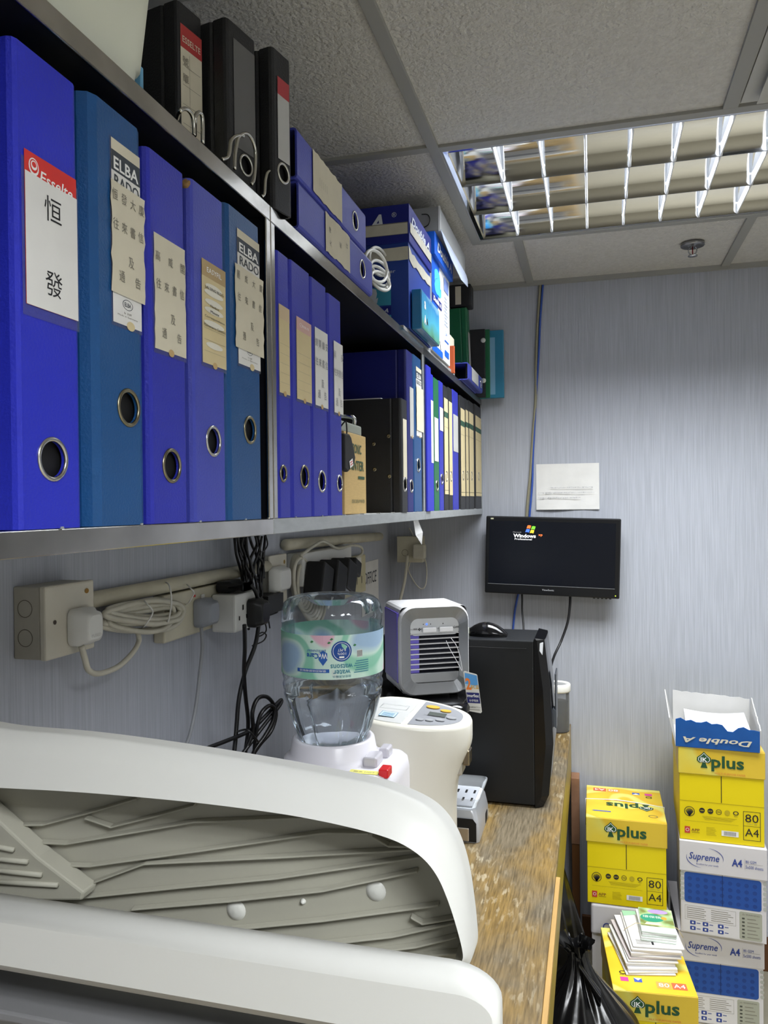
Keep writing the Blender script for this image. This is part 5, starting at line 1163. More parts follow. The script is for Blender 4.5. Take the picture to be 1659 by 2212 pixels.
for y, o in ((0.0, 0.004), (0.006, 0.0), (0.03, 0.0)): rings.append([(x, y, z) for x, z in rrect(o, Wc-o, 0.006+o, hcl-o, 0.034)][::-1])
rb = rings[-1]
F0 = rrect(0.020, Wc-0.020, 0.040, hcl-0.030, 0.018)
outer = [(x, 0.0, z) for x, z in rrect(0.004, Wc-0.004, 0.010, hcl-0.004, 0.032)]; inner = [(x, 0.012, z) for x, z in rrect(0.028, Wc-0.022, 0.032, hcl-0.030, 0.018)]
n_ = len(outer)
b.add(outer+inner, [(k, (k+1) % n_, n_+(k+1) % n_, n_+k) for k in range(n_)], SIL, False)
b.add(outer+[(x, 0.008, z) for x, z in rrect(0.0, Wc, 0.006, hcl, 0.035)]+[(x, 0.016, z) for x, z in rrect(0.0, Wc, 0.006, hcl, 0.035)], [(n_*j+(k+1) % n_, n_*j+k, n_*(j+1)+k, n_*(j+1)+(k+1) % n_) for j in range(2) for k in range(n_)], WHP, True)
b.build('front_frame', t)
MB().poly([(x, 0.0125, z) for x, z in rrect(0.026, Wc-0.020, hcl-0.068, hcl-0.028, 0.014)], mat('pale_silver', (200, 202, 206), 0.3)).build('button_panel', t, thick=0.002)
Fc = Face((0, 0.0123, 0), (1, 0, 0), (0, 0, 1))
for x in (0.055, 0.094): MB().box(x, x+0.032, 0.006, 0.0125, hcl-0.061, hcl-0.050, WHP).build('push_button', t, bevel=0.002, seg=3)
b = MB(); b.disc(Fc, 0.066, hcl-0.043, 0.0022, em('blue_led', (60, 100, 250), 2.0), 0.0006, seg=10); b.build('blue_light', t)
b = MB()
for x in (0.058, 0.075, 0.104): b.disc(Fc, x, hcl-0.043, 0.0012, BLACK, 0.0006, seg=8)
b.text(Fc, '風速', 0.039, hcl-0.053, 0.004, INK, 0.0006, w=0.008); b.text(Fc, '✤', 0.049, hcl-0.054, 0.007, INK, 0.0006); b.text(Fc, '⏻', 0.131, hcl-0.052, 0.006, INK, 0.0006); b.text(Fc, '開關', 0.1385, hcl-0.052, 0.004, INK, 0.0006, w=0.007)
b.build('panel_lettering', t)
MB().box(0.028, 0.050, 0.020, 0.024, 0.05, hcl-0.068, PUR).build('tank_window', t)
MB().box(0.050, Wc-0.022, 0.030, 0.034, 0.04, hcl-0.060, mat('dark_blue_filter', (14, 18, 44), 0.6, var=0.6, vscale=40, vstretch=(12, 1, 1))).build('filter', t)
MB().box(0.024, Wc-0.018, 0.0345, 0.038, 0.03, hcl-0.035, DARK).build('grille_back', t)
for k in range(9):
    z = 0.062+0.0112*k
    MB().box(0.026, Wc-0.021, 0.0125, 0.022, z, z+0.0022, mat('silver_slat', (206, 206, 210), 0.25, metal=0.3)).build('grille_slat', t)
MB().box(0.026, Wc-0.021, 0.0125, 0.020, 0.032, 0.0545, SIL).build('lower_panel', t, bevel=0.002)
MB().box(0.003, Wc-0.003, 0.0085, Dc_, 0.012, hcl-0.003, WHP, skip='f').build('rear_body', t, bevel=0.012, seg=3)
b = MB(); b.box(-0.0015, 0.0045, 0.0175, 0.135, 0.034, hcl-0.016, PUR).build('water_tank', t, bevel=0.002)
for x in (0.02, Wc-0.035):
    for y in (0.03, Dc_-0.03): MB().box(x, x+0.015, y, y+0.015, 0, 0.0115, BLACK).build('foot', t)
# swing tag on a plastic loop
pt = at(1000, 1452, y=ycl+0.035); pt2 = at(1040, 1538, y=ycl+0.03)
t = thing('swing_tag', 'blue and white swing tag hanging from the air cooler grille', 'tag', (pt.x, ycl+0.040, pt.z), ry=-0.0)
sw, shh = 0.030, 0.089; sk = math.tan(0.12)
vs = lambda x, z: (x+(-z)*sk, -0.001, z)
b = MB(); b.prism([vs(0, 0), vs(0.003, 0.0015), vs(sw-0.002, -0.004), vs(sw, -0.006), vs(sw, -shh+0.003), vs(sw-0.003, -shh), vs(0.003, -shh+0.003), vs(0, -shh+0.006)], (0, 0.0008, 0), P_WH); b.build('card', t)
Fg = Face((0, -0.0014, 0), (1, 0, 0), (-sk, 0, 1)); b = MB()
b.shape(Fg, [(0.001, -0.026), (sw-0.001, -0.030), (sw-0.001, -0.007), (0.003, -0.002)], flat((90, 160, 225)), 0.0003); b.shape(Fg, [(0.001, -0.030), (sw-0.001, -0.034), (sw-0.001, -0.030), (0.001, -0.026)], flat((170, 205, 235)), 0.0003)
b.text(Fg, '2', 0.008, -0.026, 0.026, flat((240, 130, 50)), 0.0006, bold=0.03, w=0.012); b.text(Fg, '年保固', 0.021, -0.032, 0.009, flat((220, 170, 50)), 0.0006, w=0.017, bold=0.02)
b.rect(Fg, 0.001, -0.068, sw-0.001, -0.045, flat((34, 40, 110)), 0.0003); b.text(Fg, 'imarflex', sw/2, -0.0515, 0.007, WHITE, 0.0006, w=0.026, bold=0.02); b.text(Fg, '◈伊瑪牌', sw/2, -0.0625, 0.006, WHITE, 0.0006, w=0.020)
b.text(Fg, '第一品質日本ブランド', sw/2, -0.077, 0.0035, INK, 0.0006, w=0.027); b.rect(Fg, 0.004, -0.083, sw-0.004, -0.082, GINK, 0.0006)
b.build('card_print', t)
g = [(at(u, v, y=ycl+0.030)-V((pt.x, ycl+0.040, pt.z))) for u, v in ((964, 1384), (972, 1402), (985, 1425), (998, 1450))]; g2 = [(at(u, v, y=ycl+0.028)-V((pt.x, ycl+0.040, pt.z))) for u, v in ((974, 1378), (986, 1395), (994, 1420), (999, 1450))]
MB().tube(g, 0.0006, flat((220, 220, 224)), 6, 4).tube(g2, 0.0006, flat((220, 220, 224)), 6, 4).build('plastic_loop', t)
# silver box with a clear slotted lid
p0 = at(1035, 1823, z=TZ)
t = thing('drawer_box', 'silver and black box with a clear slotted lid on the counter before the tower', 'box', (p0.x-0.088, p0.y, TZ+0.0008))
Wq, Dq, Hq = 0.088, 0.165, 0.070
b = MB(); rings = []
for z, o in ((0.0, 0.0), (0.03, 0.0), (Hq-0.008, 0.006), (Hq, 0.010)): rings.append([(x, y, z) for x, y in rrect(o, Wq-o, o*0.7, Dq-o, 0.012)])
loft(b, rings, mat('pale_silver_plastic', (176, 178, 182), 0.3, metal=0.3)); b.build('box_shell', t, bevel=0.002)
MB().prism([(0.004, -0.0016, 0.002), (Wq-0.006, -0.0016, 0.002), (Wq-0.006, -0.0016, Hq-0.026), (Wq-0.014, -0.0016, Hq-0.016), (0.014, -0.0016, Hq-0.016), (0.004, -0.0016, Hq-0.026)], (0, 0.0015, 0), BLACK).build('black_front', t)
MB().box(0.010, Wq-0.022, -0.006, -0.0017, 0.004, 0.034, mat('brushed_steel', (186, 176, 164), 0.3, metal=0.8)).build('drawer_plate', t, bevel=0.002)
MB().box(Wq-0.010, Wq+0.0012, Dq*0.62, Dq*0.84, 0.0, 0.030, BLACK).build('side_cutout', t, bevel=0.006, seg=4)
CL = clear('frosted_clear_lid', (226, 230, 234), 0.30, 0.2)
b = MB(); rings = []
for z, o in ((Hq+0.0006, 0.010), (Hq+0.014, 0.006), (Hq+0.022, 0.000), (Hq+0.026, 0.000)): rings.append([(x, y, z) for x, y in rrect(o-0.006, Wq-o, o+0.006, Dq-o, 0.016)])
loft(b, rings, CL, cap1=False); b.build('clear_lid', t)
b = MB(); b.box(0.012, Wq-0.018, 0.022, Dq-0.02, Hq+0.003, Hq+0.005, mat('pale_slotted_tray', (178, 182, 190), 0.35)); b.build('slotted_tray', t)
for i, x in enumerate((0.020, 0.040, 0.060)):
    for y in (0.05, 0.10): MB().box(x, x+0.005, y, y+0.020, Hq+0.0052, Hq+0.0056, BLACK).build('slot', t)

# ---------------------------------------------------------------- printer in the foreground
PRN = mat('printer_white_plastic', (208, 208, 204), 0.42, spec=0.4); PRG = mat('printer_grey_plastic', (150, 150, 148), 0.45); LIN = mat('printer_lining_plastic', (168, 166, 153), 0.5, spec=0.3)
yf = 0.50
t = thing('printer', 'white multifunction printer with raised covers in the foreground', 'printer', (-0.40, yf, TZ+0.0008))
PO = V((-0.40, yf, TZ+0.0008))
MW[t.name] = Matrix.Translation(PO)
z1 = at(500, 2028, y=yf).z; z0 = at(300, 2152, y=yf).z; xr = at(1078, 2150, y=yf).x
b = MB(); rings = []
hs = z1-z0
# slab with rounded front edge and rounded right hand corner: rings across y
def slab(y, zt, zb, o):
    x1 = xr-o; r = min(0.022, (zt-zb)*0.45); pts = [(-0.665+o, y, zb), (x1-r*0.4, y, zb)]
    for k in range(7): a = -PI/2+PI/2*k/6; pts.append((x1-r*0.4+r*0.4*math.cos(a), y, zb+r*0.4+r*0.4*math.sin(a)))
    for k in range(9): a = PI/2*k/8; pts.append((x1-r*1.6+r*1.6*math.cos(a), y, zt-r+r*math.sin(a)))
    pts.append((-0.665+o, y, zt))
    return pts
for y, zt, zb, o in ((yf-0.004, z1-0.012, z0+0.008, 0.004), (yf-0.002, z1-0.005, z0+0.003, 0.001), (yf+0.006, z1, z0, 0.0), (yf+0.018, z1-0.002, z0-0.002, 0.0), (yf+0.052, z1-0.034, z0-0.03, 0.004)):
    rings.append(slab(y, zt, zb, o))
loft(b, rings, PRN); b.build('lower_cover', t, world=True)
MB().box(-0.660, -0.135, yf+0.022, yf+0.26, TZ+0.0008, z0-0.045, PRG).build('printer_body', t, bevel=0.006, world=True)
MB().box(-0.655, -0.125, yf+0.006, yf+0.22, z0-0.0445, z0-0.036, mat('scanner_glass_frame', (120, 120, 122), 0.35)).build('scanner_frame', t, bevel=0.002, world=True)
# raised lid: flange, inner wall, lining with ribs, outer shell
yo, yi, yl = yf+0.082, yf+0.060, yf+0.100
OUT = [(-90, 1560), (0, 1577), (150, 1590), (300, 1609), (450, 1632), (600, 1658), (700, 1677), (800, 1698), (870, 1722), (920, 1748), (952, 1778), (976, 1816), (993, 1862), (1004, 1910), (1012, 1965), (1018, 2020), (1020, 2062), (1012, 2085), (990, 2096)]
INN = [(-90, 1697), (0, 1702), (150, 1710), (300, 1722), (450, 1737), (600, 1757), (700, 1775), (790, 1796), (850, 1815), (893, 1838), (924, 1865), (947, 1898), (963, 1934), (976, 1970), (988, 2010), (997, 2045), (1000, 2068), (994, 2080), (980, 2086)]
def dense(P, k=4):
    q = []
    for i in range(len(P)-1):
        p0, p1, p2, p3 = [V((*P[min(max(j, 0), len(P)-1)], 0)) for j in (i-1, i, i+1, i+2)]
        for c in range(k):
            t_ = c/k; r_ = 0.5*((2*p1)+(p2-p0)*t_+(2*p0-5*p1+4*p2-p3)*t_*t_+(3*p1-p0-3*p2+p3)*t_**3); q.append((r_.x, r_.y))
    return q+[P[-1]]
po = [at(u, v, y=yo) for u, v in dense(OUT)]; pi_ = [at(u, v, y=yi) for u, v in dense(INN)]
n_ = len(po)
pm_ = [a*0.55+b2*0.45+V((0, -0.001, 0.0022)) for a, b2 in zip(po, pi_)]
pe = [p+V((0, 0.012, -0.002)) for p in po]; pk = [V((p.x, yl+0.012, p.z-0.004)) for p in po]
pw = [p+V((0.0, 0.004, -0.003)) for p in pi_]
b = MB(); stripe = [pk, pe, po, pm_, pi_]
b.add([p for r in stripe for p in r], [(j*n_+k+1, j*n_+k, (j+1)*n_+k, (j+1)*n_+k+1) for j in range(4) for k in range(n_-1)], PRN, True); b.build('lid_rim', t, world=True)
# inner wall and lining
plin = [V((p.x-0.003, yl, p.z-0.006)) for p in pi_]
b = MB(); b.add(pi_+plin, [(k+1, k, n_+k, n_+k+1) for k in range(n_-1)], LIN, True)
base = [V((plin[0].x, yl, z0-0.03)), V((plin[-1].x, yl, z0-0.03))]
b.poly([base[0], base[1]]+plin[::-1], LIN); b.build('lid_lining', t, world=True)
back = [V((p.x, yl+0.012, p.z)) for p in pk]
b = MB(); b.poly([V((back[0].x, yl+0.012, z0-0.03))]+back+[V((back[-1].x, yl+0.012, z0-0.03))], PRN); b.build('lid_shell', t, world=True)
def rib(pts, hgt=0.0055, wd=0.0035):
    q = [at(u, v, y=yl-0.001) for u, v in pts]; vs = []
    for p in q: vs += [p+V((0, 0.0005, -wd/2)), p+V((0, 0.0005, wd/2)), p+V((0, -hgt, wd/2-0.001)), p+V((0, -hgt, -wd/2+0.001))]
    m_ = len(q); fs = [(4*k+i, 4*k+(i+1) % 4, 4*k+4+(i+1) % 4, 4*k+4+i) for k in range(m_-1) for i in range(4)]+[(3, 2, 1, 0), (4*m_-4, 4*m_-3, 4*m_-2, 4*m_-1)]
    MB().add(vs, fs, LIN).build('rib', t, world=True, bevel=0.0008)
for pts in ([(20, 1779), (100, 1778), (200, 1752), (302, 1722)], [(190, 1764), (246, 1783), (340, 1760), (424, 1737)], [(60, 1815), (150, 1819), (424, 1772), (672, 1762)], [(119, 1865), (200, 1867), (450, 1832), (700, 1795), (800, 1796)],
            [(182, 1912), (318, 1862), (600, 1848), (942, 1828)], [(180, 1935), (400, 1912), (600, 1893), (942, 1842)], [(806, 1802), (842, 1823), (880, 1824), (920, 1836)], [(290, 1960), (500, 1942), (700, 1920), (905, 1877)],
            [(464, 2007), (700, 1984), (950, 1950)], [(690, 2036), (850, 2018), (985, 1988)], [(756, 2058), (900, 2040), (990, 2018)], [(890, 1976), (915, 1990), (985, 1978)], [(860, 2074), (930, 2058), (996, 2052)]):
    rib(pts)
for u, v, r_ in ((812, 1925, 0.0085), (655, 1947, 0.0025), (510, 1966, 0.009)):
    p = at(u, v, y=yl); MB().lathe([(0, -0.003), (r_*0.5, -0.0027), (r_*0.8, -0.0015), (r_, 0.0)], (p.x, p.y, p.z), mat('pale_roller', (206, 206, 200), 0.3), 20, ax='y').build('roller_cap', t, world=True)
pA = [at(u, v, y=yl-0.022) for u, v in ((-90, 1700), (0, 1776), (80, 1852), (180, 1928), (176, 1946), (-90, 1946))]
b = MB(); b.prism(pA, (0, 0.020, 0), LIN); b.build('hinge_cover', t, world=True, bevel=0.002)
for (u0, v0), (u1, v1) in (((0, 1822), (30, 1836)), ((0, 1853), (60, 1862)), ((0, 1878), (90, 1890)), ((0, 1905), (125, 1912))):
    q = [at(u0-60, v0-3, y=yl-0.0235), at(u1, v1, y=yl-0.0235)]; MB().tube(q, 0.0022, LIN, 8).build('guide_rib', t, world=True)
# ---------------------------------------------------------------- cartons of paper on the floor
YEL = mat('yellow_carton_print', (222, 200, 14), 0.5, spec=0.35); SWIRL = ramp_mat('yellow_swirl_print', [(0.40, (226, 196, 50)), (0.47, (228, 184, 44)), (0.5, (226, 220, 108)), (0.58, (232, 222, 120)), (0.62, (228, 186, 44))], 3.2, rough=0.4, detail=0, dist=1.6)
YSW = ramp_mat('amber_swirl_print', [(0.40, (214, 182, 52)), (0.48, (206, 170, 40)), (0.52, (208, 198, 92)), (0.6, (214, 190, 60))], 3.0, rough=0.4, detail=0, dist=1.4)
DG = flat((28, 74, 44)); SUPW = mat('pale_grey_carton_board', (206, 203, 206), 0.5, var=0.04, vscale=8); SUPB = mat('royal_blue_print', (26, 72, 150), 0.45); NAV = flat((40, 62, 140)); ORG = flat((206, 120, 60)); GRN = flat((200, 202, 120))
def spade(b, F, x, y, s):
    pts = [(0, 1.0), (0.25, 0.72), (0.62, 0.42), (0.66, 0.10), (0.42, -0.12), (0.14, -0.04), (0.2, -0.4), (0.32, -0.6), (-0.32, -0.6), (-0.2, -0.4), (-0.14, -0.04), (-0.42, -0.12), (-0.66, 0.10), (-0.62, 0.42), (-0.25, 0.72)]
    b.add([F.P(x, y+0.25*s, 0.0008)]+[F.P(x+a*s, y+c*s, 0.0008) for a, c in pts], [(0, 1+k, 1+(k+1) % len(pts)) for k in range(len(pts))], DG)
    q = [(a*0.82, 0.28+(c-0.28)*0.82) for a, c in pts[:5]+pts[11:]]
    b.add([F.P(x, y+0.25*s, 0.001)]+[F.P(x+a*s, y+c*s, 0.001) for a, c in q], [(0, 1+k, 1+(k+1) % len(q)) for k in range(len(q))], WHITE)
    q = [(a*0.9, 0.28+(c-0.28)*0.9) for a, c in q]
    b.add([F.P(x, y+0.25*s, 0.0012)]+[F.P(x+a*s, y+c*s, 0.0012) for a, c in q], [(0, 1+k, 1+(k+1) % len(q)) for k in range(len(q))], DG)
    b.text(F, 'IK', x, y+0.22*s, 0.42*s, WHITE, 0.0015, w=0.62*s, bold=0.02)
def plus(b, F, x, y, s):
    spade(b, F, x-s*1.75, y-0.05*s, s*1.12); b.text(F, 'plus', x+s*0.65, y-0.15*s, 1.75*s, DG, 0.001, w=s*3.3, bold=0.025)
    b.text(F, 'MULTI PURPOSE PAPER', x+s*0.9, y-1.22*s, 0.2*s, ORG, 0.001, w=s*3.1)
def yellow(label, loc, w, h, d, rz=0.0, turned=False, group=None):
    t = thing('paper_carton', label, 'carton', loc, rz=rz, group=group)
    hl = h*0.285; o = 0.003
    MB().box(0, w, 0, d, 0, h-0.004, YEL).build('carton_body', t, bevel=0.0015)
    MB().box(-o, w+o, -o, d+o, h-hl, h, YSW).build('lid', t, bevel=0.002)
    F = Face((0, -o-0.0002, 0), (1, 0, 0), (0, 0, 1)); b = MB(); plus(b, F, w*0.50, h-hl*0.48, hl*0.34); b.build('lid_logo', t)
    T = Face((-o, -o, h+0.0004), (1, 0, 0), (0, 1, 0)); b = MB(); b.rect(T, 0.001, 0.001, w+2*o-0.001, d+2*o-0.001, SWIRL, 0.0)
    if turned: G_ = T.flip(w+2*o, d+2*o)
    else: G_ = T
    for F_, dd in ((G_, 0.0003),):
        yl_ = d*0.56 if turned else d*0.62
        plus(b, F_, w*0.46 if turned else w*0.5, d*0.60, 0.030)
        y_ = d*0.13
        b.rect(F_, w*0.56, y_-0.014, w*0.74, y_+0.014, flat((222, 160, 80)), 0.0004); b.text(F_, '80', w*0.65, y_, 0.016, WHITE, 0.0008, w=w*0.13)
        b.rect(F_, w*0.75, y_-0.014, w*0.93, y_+0.014, flat((206, 100, 62)), 0.0004); b.text(F_, 'A4', w*0.84, y_, 0.016, WHITE, 0.0008, w=w*0.14)
        b.rect(F_, w*0.12, y_+0.004, w*0.22, y_+0.022, flat((206, 70, 150)), 0.0004); b.rect(F_, w*0.29, y_+0.004, w*0.39, y_+0.022, flat((60, 90, 180)), 0.0004)
        b.shape(F_, [(w*0.29, y_+0.022), (w*0.34, y_+0.011), (w*0.39, y_+0.022)], WHITE, 0.0008)
        b.text(F_, 'PEFC', w*0.17, d*0.24, 0.006, INK, 0.0008); b.disc(F_, w*0.17, d*0.275, 0.010, INK, 0.0008, ry=0.007, r0=0.007)
        if turned: b.shape(F_, [(w*0.70, d*0.80), (w*0.92, d*0.80), (w*0.95, d*0.815), (w*0.92, d*0.83), (w*0.70, d*0.83)], flat((96, 110, 170)), 0.0006); b.disc(F_, w*0.16, d*0.85, 0.014, flat((120, 120, 80)), 0.0006, ry=0.010, r0=0.011)
    b.build('top_print', t)
    F = Face((0, -0.0002, 0), (1, 0, 0), (0, 0, 1)); b = MB(); hb = h-hl
    b.rect(F, w*0.497, hb*0.60, w*0.506, hb, flat((40, 36, 16)), 0.0005); b.rect(F, 0, hb*0.585, w, hb*0.592, flat((160, 142, 14)), 0.0005)
    b.disc(F, w*0.12, hb*0.43, 0.0145, INK, 0.0006, r0=0.0128, seg=24)
    for k in range(9): a = PI*(0.1+0.1*k); b.shape(F, [(w*0.12-0.001, hb*0.36), (w*0.12+0.001, hb*0.36), (w*0.12+0.011*math.cos(a)+0.001, hb*0.42+0.010*math.sin(a)), (w*0.12+0.011*math.cos(a)-0.001, hb*0.42+0.011*math.sin(a))], INK, 0.0008)
    for k, fx in enumerate((0.27, 0.37, 0.47)): b.disc(F, w*fx, hb*0.46, 0.0078, INK if k < 2 else INK, 0.0006, r0=0.0 if k < 2 else 0.0064); b.text(F, ('100%', 'ECF', '∞')[k], w*fx, hb*0.46, 0.004, YEL if k < 2 else INK, 0.0009, w=0.010)
    b.disc(F, w*0.57, hb*0.46, 0.0075, flat((180, 160, 20)), 0.0006); b.disc(F, w*0.67, hb*0.465, 0.0075, INK, 0.0006, ry=0.006, r0=0.005); b.text(F, 'PEFC', w*0.67, hb*0.415, 0.003, INK, 0.0008)
    for k in range(4): b.rect(F, w*(0.27+0.01*k), hb*(0.375-0.016*k), w*(0.68-0.02*k), hb*(0.379-0.016*k), flat((130, 116, 20)), 0.0006)
    b.rect(F, w*0.06, hb*0.285, w*0.70, hb*0.288, flat((130, 116, 20)), 0.0006)
    b.rect(F, w*0.06, hb*0.10, w*0.125, hb*0.20, flat((190, 60, 50)), 0.0006); b.disc(F, w*0.0925, hb*0.15, 0.0048, P_WH, 0.0008, r0=0.0036); b.text(F, 'APP', w*0.19, hb*0.155, 0.008, flat((120, 60, 30)), 0.0008, w=w*0.10, bold=0.01); b.rect(F, w*0.145, hb*0.115, w*0.24, hb*0.122, flat((130, 100, 20)), 0.0008)
    for k in range(6): b.rect(F, w*0.32, hb*(0.10+0.022*k), w*(0.44-0.01*(k % 3)), hb*(0.104+0.022*k), flat((130, 116, 20)), 0.0006)
    b.rect(F, w*0.50, hb*0.11, w*0.70, hb*0.19, P_WH, 0.0006)
    for k in range(16): b.rect(F, w*(0.53+0.009*k), hb*0.12, w*(0.534+0.009*k), hb*0.18, INK, 0.0008)
    b.frame(F, w*0.755, hb*0.08, w*0.955, hb*0.51, 0.0014, INK, 0.0006); b.rect(F, w*0.755, hb*0.29, w*0.955, hb*0.295, INK, 0.0006)
    b.text(F, '80', w*0.855, hb*0.41, hb*0.12, INK, 0.0008, w=w*0.155); b.text(F, 'A4', w*0.855, hb*0.20, hb*0.115, INK, 0.0008, w=w*0.16); b.text(F, 'GSM 克', w*0.855, hb*0.325, 0.003, GINK, 0.0008, w=w*0.12)
    b.build('front_print', t)
    return t
def supreme(label, loc, w, h, d, rz=0.0):
    t = thing('paper_carton', label, 'carton', loc, rz=rz)
    hl = h*0.33; o = 0.003
    MB().box(0, w, 0, d, 0, h-0.004, SUPW).build('carton_body', t, bevel=0.0015)
    MB().box(-o, w+o, -o, d+o, h-hl, h, SUPW).build('lid', t, bevel=0.002)
    F = Face((0, -o-0.0002, 0), (1, 0, 0), (0, 0, 1)); b = MB(); y = h-hl*0.50
    b.text(F, 'Supreme', w*0.28, y, hl*0.30, NAV, 0.0008, w=w*0.36, shear=0.25, bold=0.01); b.text(F, 'Excellent for your needs', w*0.32, y-hl*0.22, hl*0.07, NAV, 0.0008, w=w*0.26)
    for sg, a0 in ((1, -0.2), (-1, PI-0.2)):
        for k in range(12):
            a, a2 = a0+k*0.13, a0+(k+1)*0.13; th = lambda q: 0.0018*math.sin(PI*min(1, max(0, q/12)))+0.0002
            cx_, rx_, ry_ = w*0.29, w*0.215, hl*0.34
            b.shape(F, [(cx_+rx_*math.cos(a), y+ry_*math.sin(a)), (cx_+(rx_+th(k))*math.cos(a), y+(ry_+th(k))*math.sin(a)), (cx_+(rx_+th(k+1))*math.cos(a2), y+(ry_+th(k+1))*math.sin(a2)), (cx_+rx_*math.cos(a2), y+ry_*math.sin(a2))], NAV, 0.0008)
    b.text(F, 'A4', w*0.665, y-hl*0.03, hl*0.24, NAV, 0.0008, w=w*0.12, bold=0.025); b.rect(F, w*0.755, y-hl*0.2, w*0.757, y+hl*0.14, GINK, 0.0008)
    b.text(F, '80 GSM', w*0.825, y+hl*0.05, hl*0.085, NAV, 0.0008, w=w*0.12); b.text(F, '5x500 sheets', w*0.865, y-hl*0.12, hl*0.10, NAV, 0.0008, w=w*0.20); b.rect(F, w*0.765, y-hl*0.02, w*0.96, y-hl*0.012, GINK, 0.0008)
    b.build('lid_lettering', t)
    F = Face((0, -0.0002, 0), (1, 0, 0), (0, 0, 1)); b = MB(); hb = h-hl
    DOT = flat((168, 170, 166)); BD = flat((20, 58, 130))
    for k in range(6):
        for x in (w*0.02, w*0.985): b.disc(F, x, hb*(0.55+0.08*k), 0.0055, DOT, 0.0004, seg=12)
    b.shape(F, rrect(w*0.045, w*0.945, hb*0.50, hb*0.985, 0.008), SUPB, 0.0006)
    for i in range(9):
        for j in range(4): b.disc(F, w*(0.11+0.095*i), hb*(0.57+0.105*j), 0.006, BD, 0.0008, seg=10)
    b.rect(F, w*0.492, hb*0.5, w*0.498, hb, flat((12, 34, 84)), 0.001)
    b.shape(F, rrect(w*0.02, w*0.96, 0.004, hb*0.49, 0.005), flat((208, 206, 208)), 0.0009)
    b.frame(F, w*0.05, hb*0.22, w*0.65, hb*0.45, 0.0006, GINK, 0.0012)
    for k in range(6): b.rect(F, w*0.07, hb*(0.25+0.032*k), w*(0.30-0.02*(k % 2)), hb*(0.258+0.032*k), GINK, 0.0012); b.rect(F, w*0.36, hb*(0.25+0.032*k), w*(0.62-0.03*(k % 3)), hb*(0.258+0.032*k), GINK, 0.0012)
    for j, fy in enumerate((0.06, 0.15)):
        for i, fx in enumerate((0.11, 0.26, 0.44)):
            b.shape(F, [(w*fx+a, hb*fy+c) for a, c in rrect(0, 0.015, 0, 0.011, 0.002)], NAV, 0.0012); b.rect(F, w*fx+0.005, hb*fy+0.003, w*fx+0.010, hb*fy+0.008, P_WH, 0.0015); b.rect(F, w*fx+0.018, hb*fy+0.004, w*fx+0.028, hb*fy+0.006, NAV, 0.0012)
    b.shape(F, rrect(w*0.69, w*0.95, hb*0.03, hb*0.47, 0.005), flat((160, 162, 148)), 0.0012)
    b.text(F, '△ WARNING', w*0.82, hb*0.43, 0.005, GINK, 0.0015, w=w*0.2)
    for k in range(6): b.rect(F, w*0.72, hb*(0.06+0.058*k), w*0.75, hb*(0.085+0.058*k), flat((70, 72, 66)), 0.0015); b.rect(F, w*0.78, hb*(0.068+0.058*k), w*(0.92-0.02*(k % 3)), hb*(0.078+0.058*k), GINK, 0.0015)
    b.build('front_print', t)
    return t
# right stack: two pale cartons, a yellow one and a torn blue tray
HS = 0.272; yR = 2.415; xa = at(1467, 1900, y=yR).x; xc = at(1649, 1900, y=yR).x; wR = xc-xa
supreme('pale grey and blue carton at the bottom of the right hand stack', (xa+0.000, yR+0.004, 0.001), wR, HS, 0.30, rz=0.02)
supreme('pale grey and blue carton in the middle of the right hand stack', (xa+0.003, yR-0.012, HS+0.002), wR, HS, 0.30, rz=-0.06)
yellow('yellow carton under the torn blue tray on the right hand stack', (xa+0.002, yR-0.008, 2*HS+0.003), wR*0.995, HS, 0.29, rz=-0.035)
zt3 = 3*HS+0.0045
t = thing('paper_tray', 'torn blue and white carton tray of paper on top of the right hand stack', 'tray', (at(1463, 1565, y=yR).x-0.006, yR-0.012, zt3), rz=-0.06)
wt, dt = wR*0.985, 0.22; WB = mat('white_inner_board', (196, 195, 192), 0.6, var=0.05, vscale=14); RB_ = random.Random(8)
def wall(p0, p1, h0, h1, out, M, name, amp=0.006, th=0.003, dip=None):
    """a torn upright side from p0 to p1"""
    p0, p1 = V(p0), V(p1); n_ = 16; lo, hi = [], []
    for k in range(n_+1):
        f = k/n_; q = p0.lerp(p1, f); hh = h0+(h1-h0)*f+RB_.uniform(-amp, amp)
        if dip and dip[0] < f < dip[1]: hh -= dip[2]
        lo.append(q); hi.append(q+V((0, 0, hh))+V(out)*hh)
    vs = lo+hi; o2 = V(out)*0+ (V((p1-p0).cross(V((0, 0, 1))).normalized())*th)
    vs += [p-o2 for p in vs]; m_ = n_+1
    fs = []
    for k in range(n_):
        fs += [(k, k+1, m_+k+1, m_+k), (2*m_+k+1, 2*m_+k, 3*m_+k, 3*m_+k+1), (m_+k, m_+k+1, 3*m_+k+1, 3*m_+k), (k+1, k, 2*m_+k, 2*m_+k+1)]
    fs += [(0, m_, 3*m_, 2*m_), (n_, 2*m_+n_, 3*m_+n_, m_+n_)]
    return MB().add(vs, fs, M).build(name, t)
BLC = mat('worn_blue_print', (18, 84, 160), 0.5, var=0.1, vscale=30)
hf = at(1500, 1528, y=yR-0.01).z-at(1500, 1580, y=yR-0.01).z
MB().box(0, wt, 0, dt, 0, 0.004, WB).build('tray_floor', t)
wall((0, 0, 0), (wt, 0, 0), hf+0.012, hf-0.006, (0, -0.05, 0), BLC, 'front_side', 0.004, dip=(0.58, 0.72, 0.016))
wall((wt, 0, 0), (wt, dt, 0), hf-0.006, 0.105, (0.06, 0, 0), WB, 'right_side', 0.003)
wall((wt, dt, 0), (0, dt, 0), 0.100, 0.112, (0, 0.08, 0), WB, 'back_side', 0.002)
wall((0, dt, 0), (0, 0, 0), 0.112, hf+0.012, (-0.22, 0, 0), WB, 'left_side', 0.003)
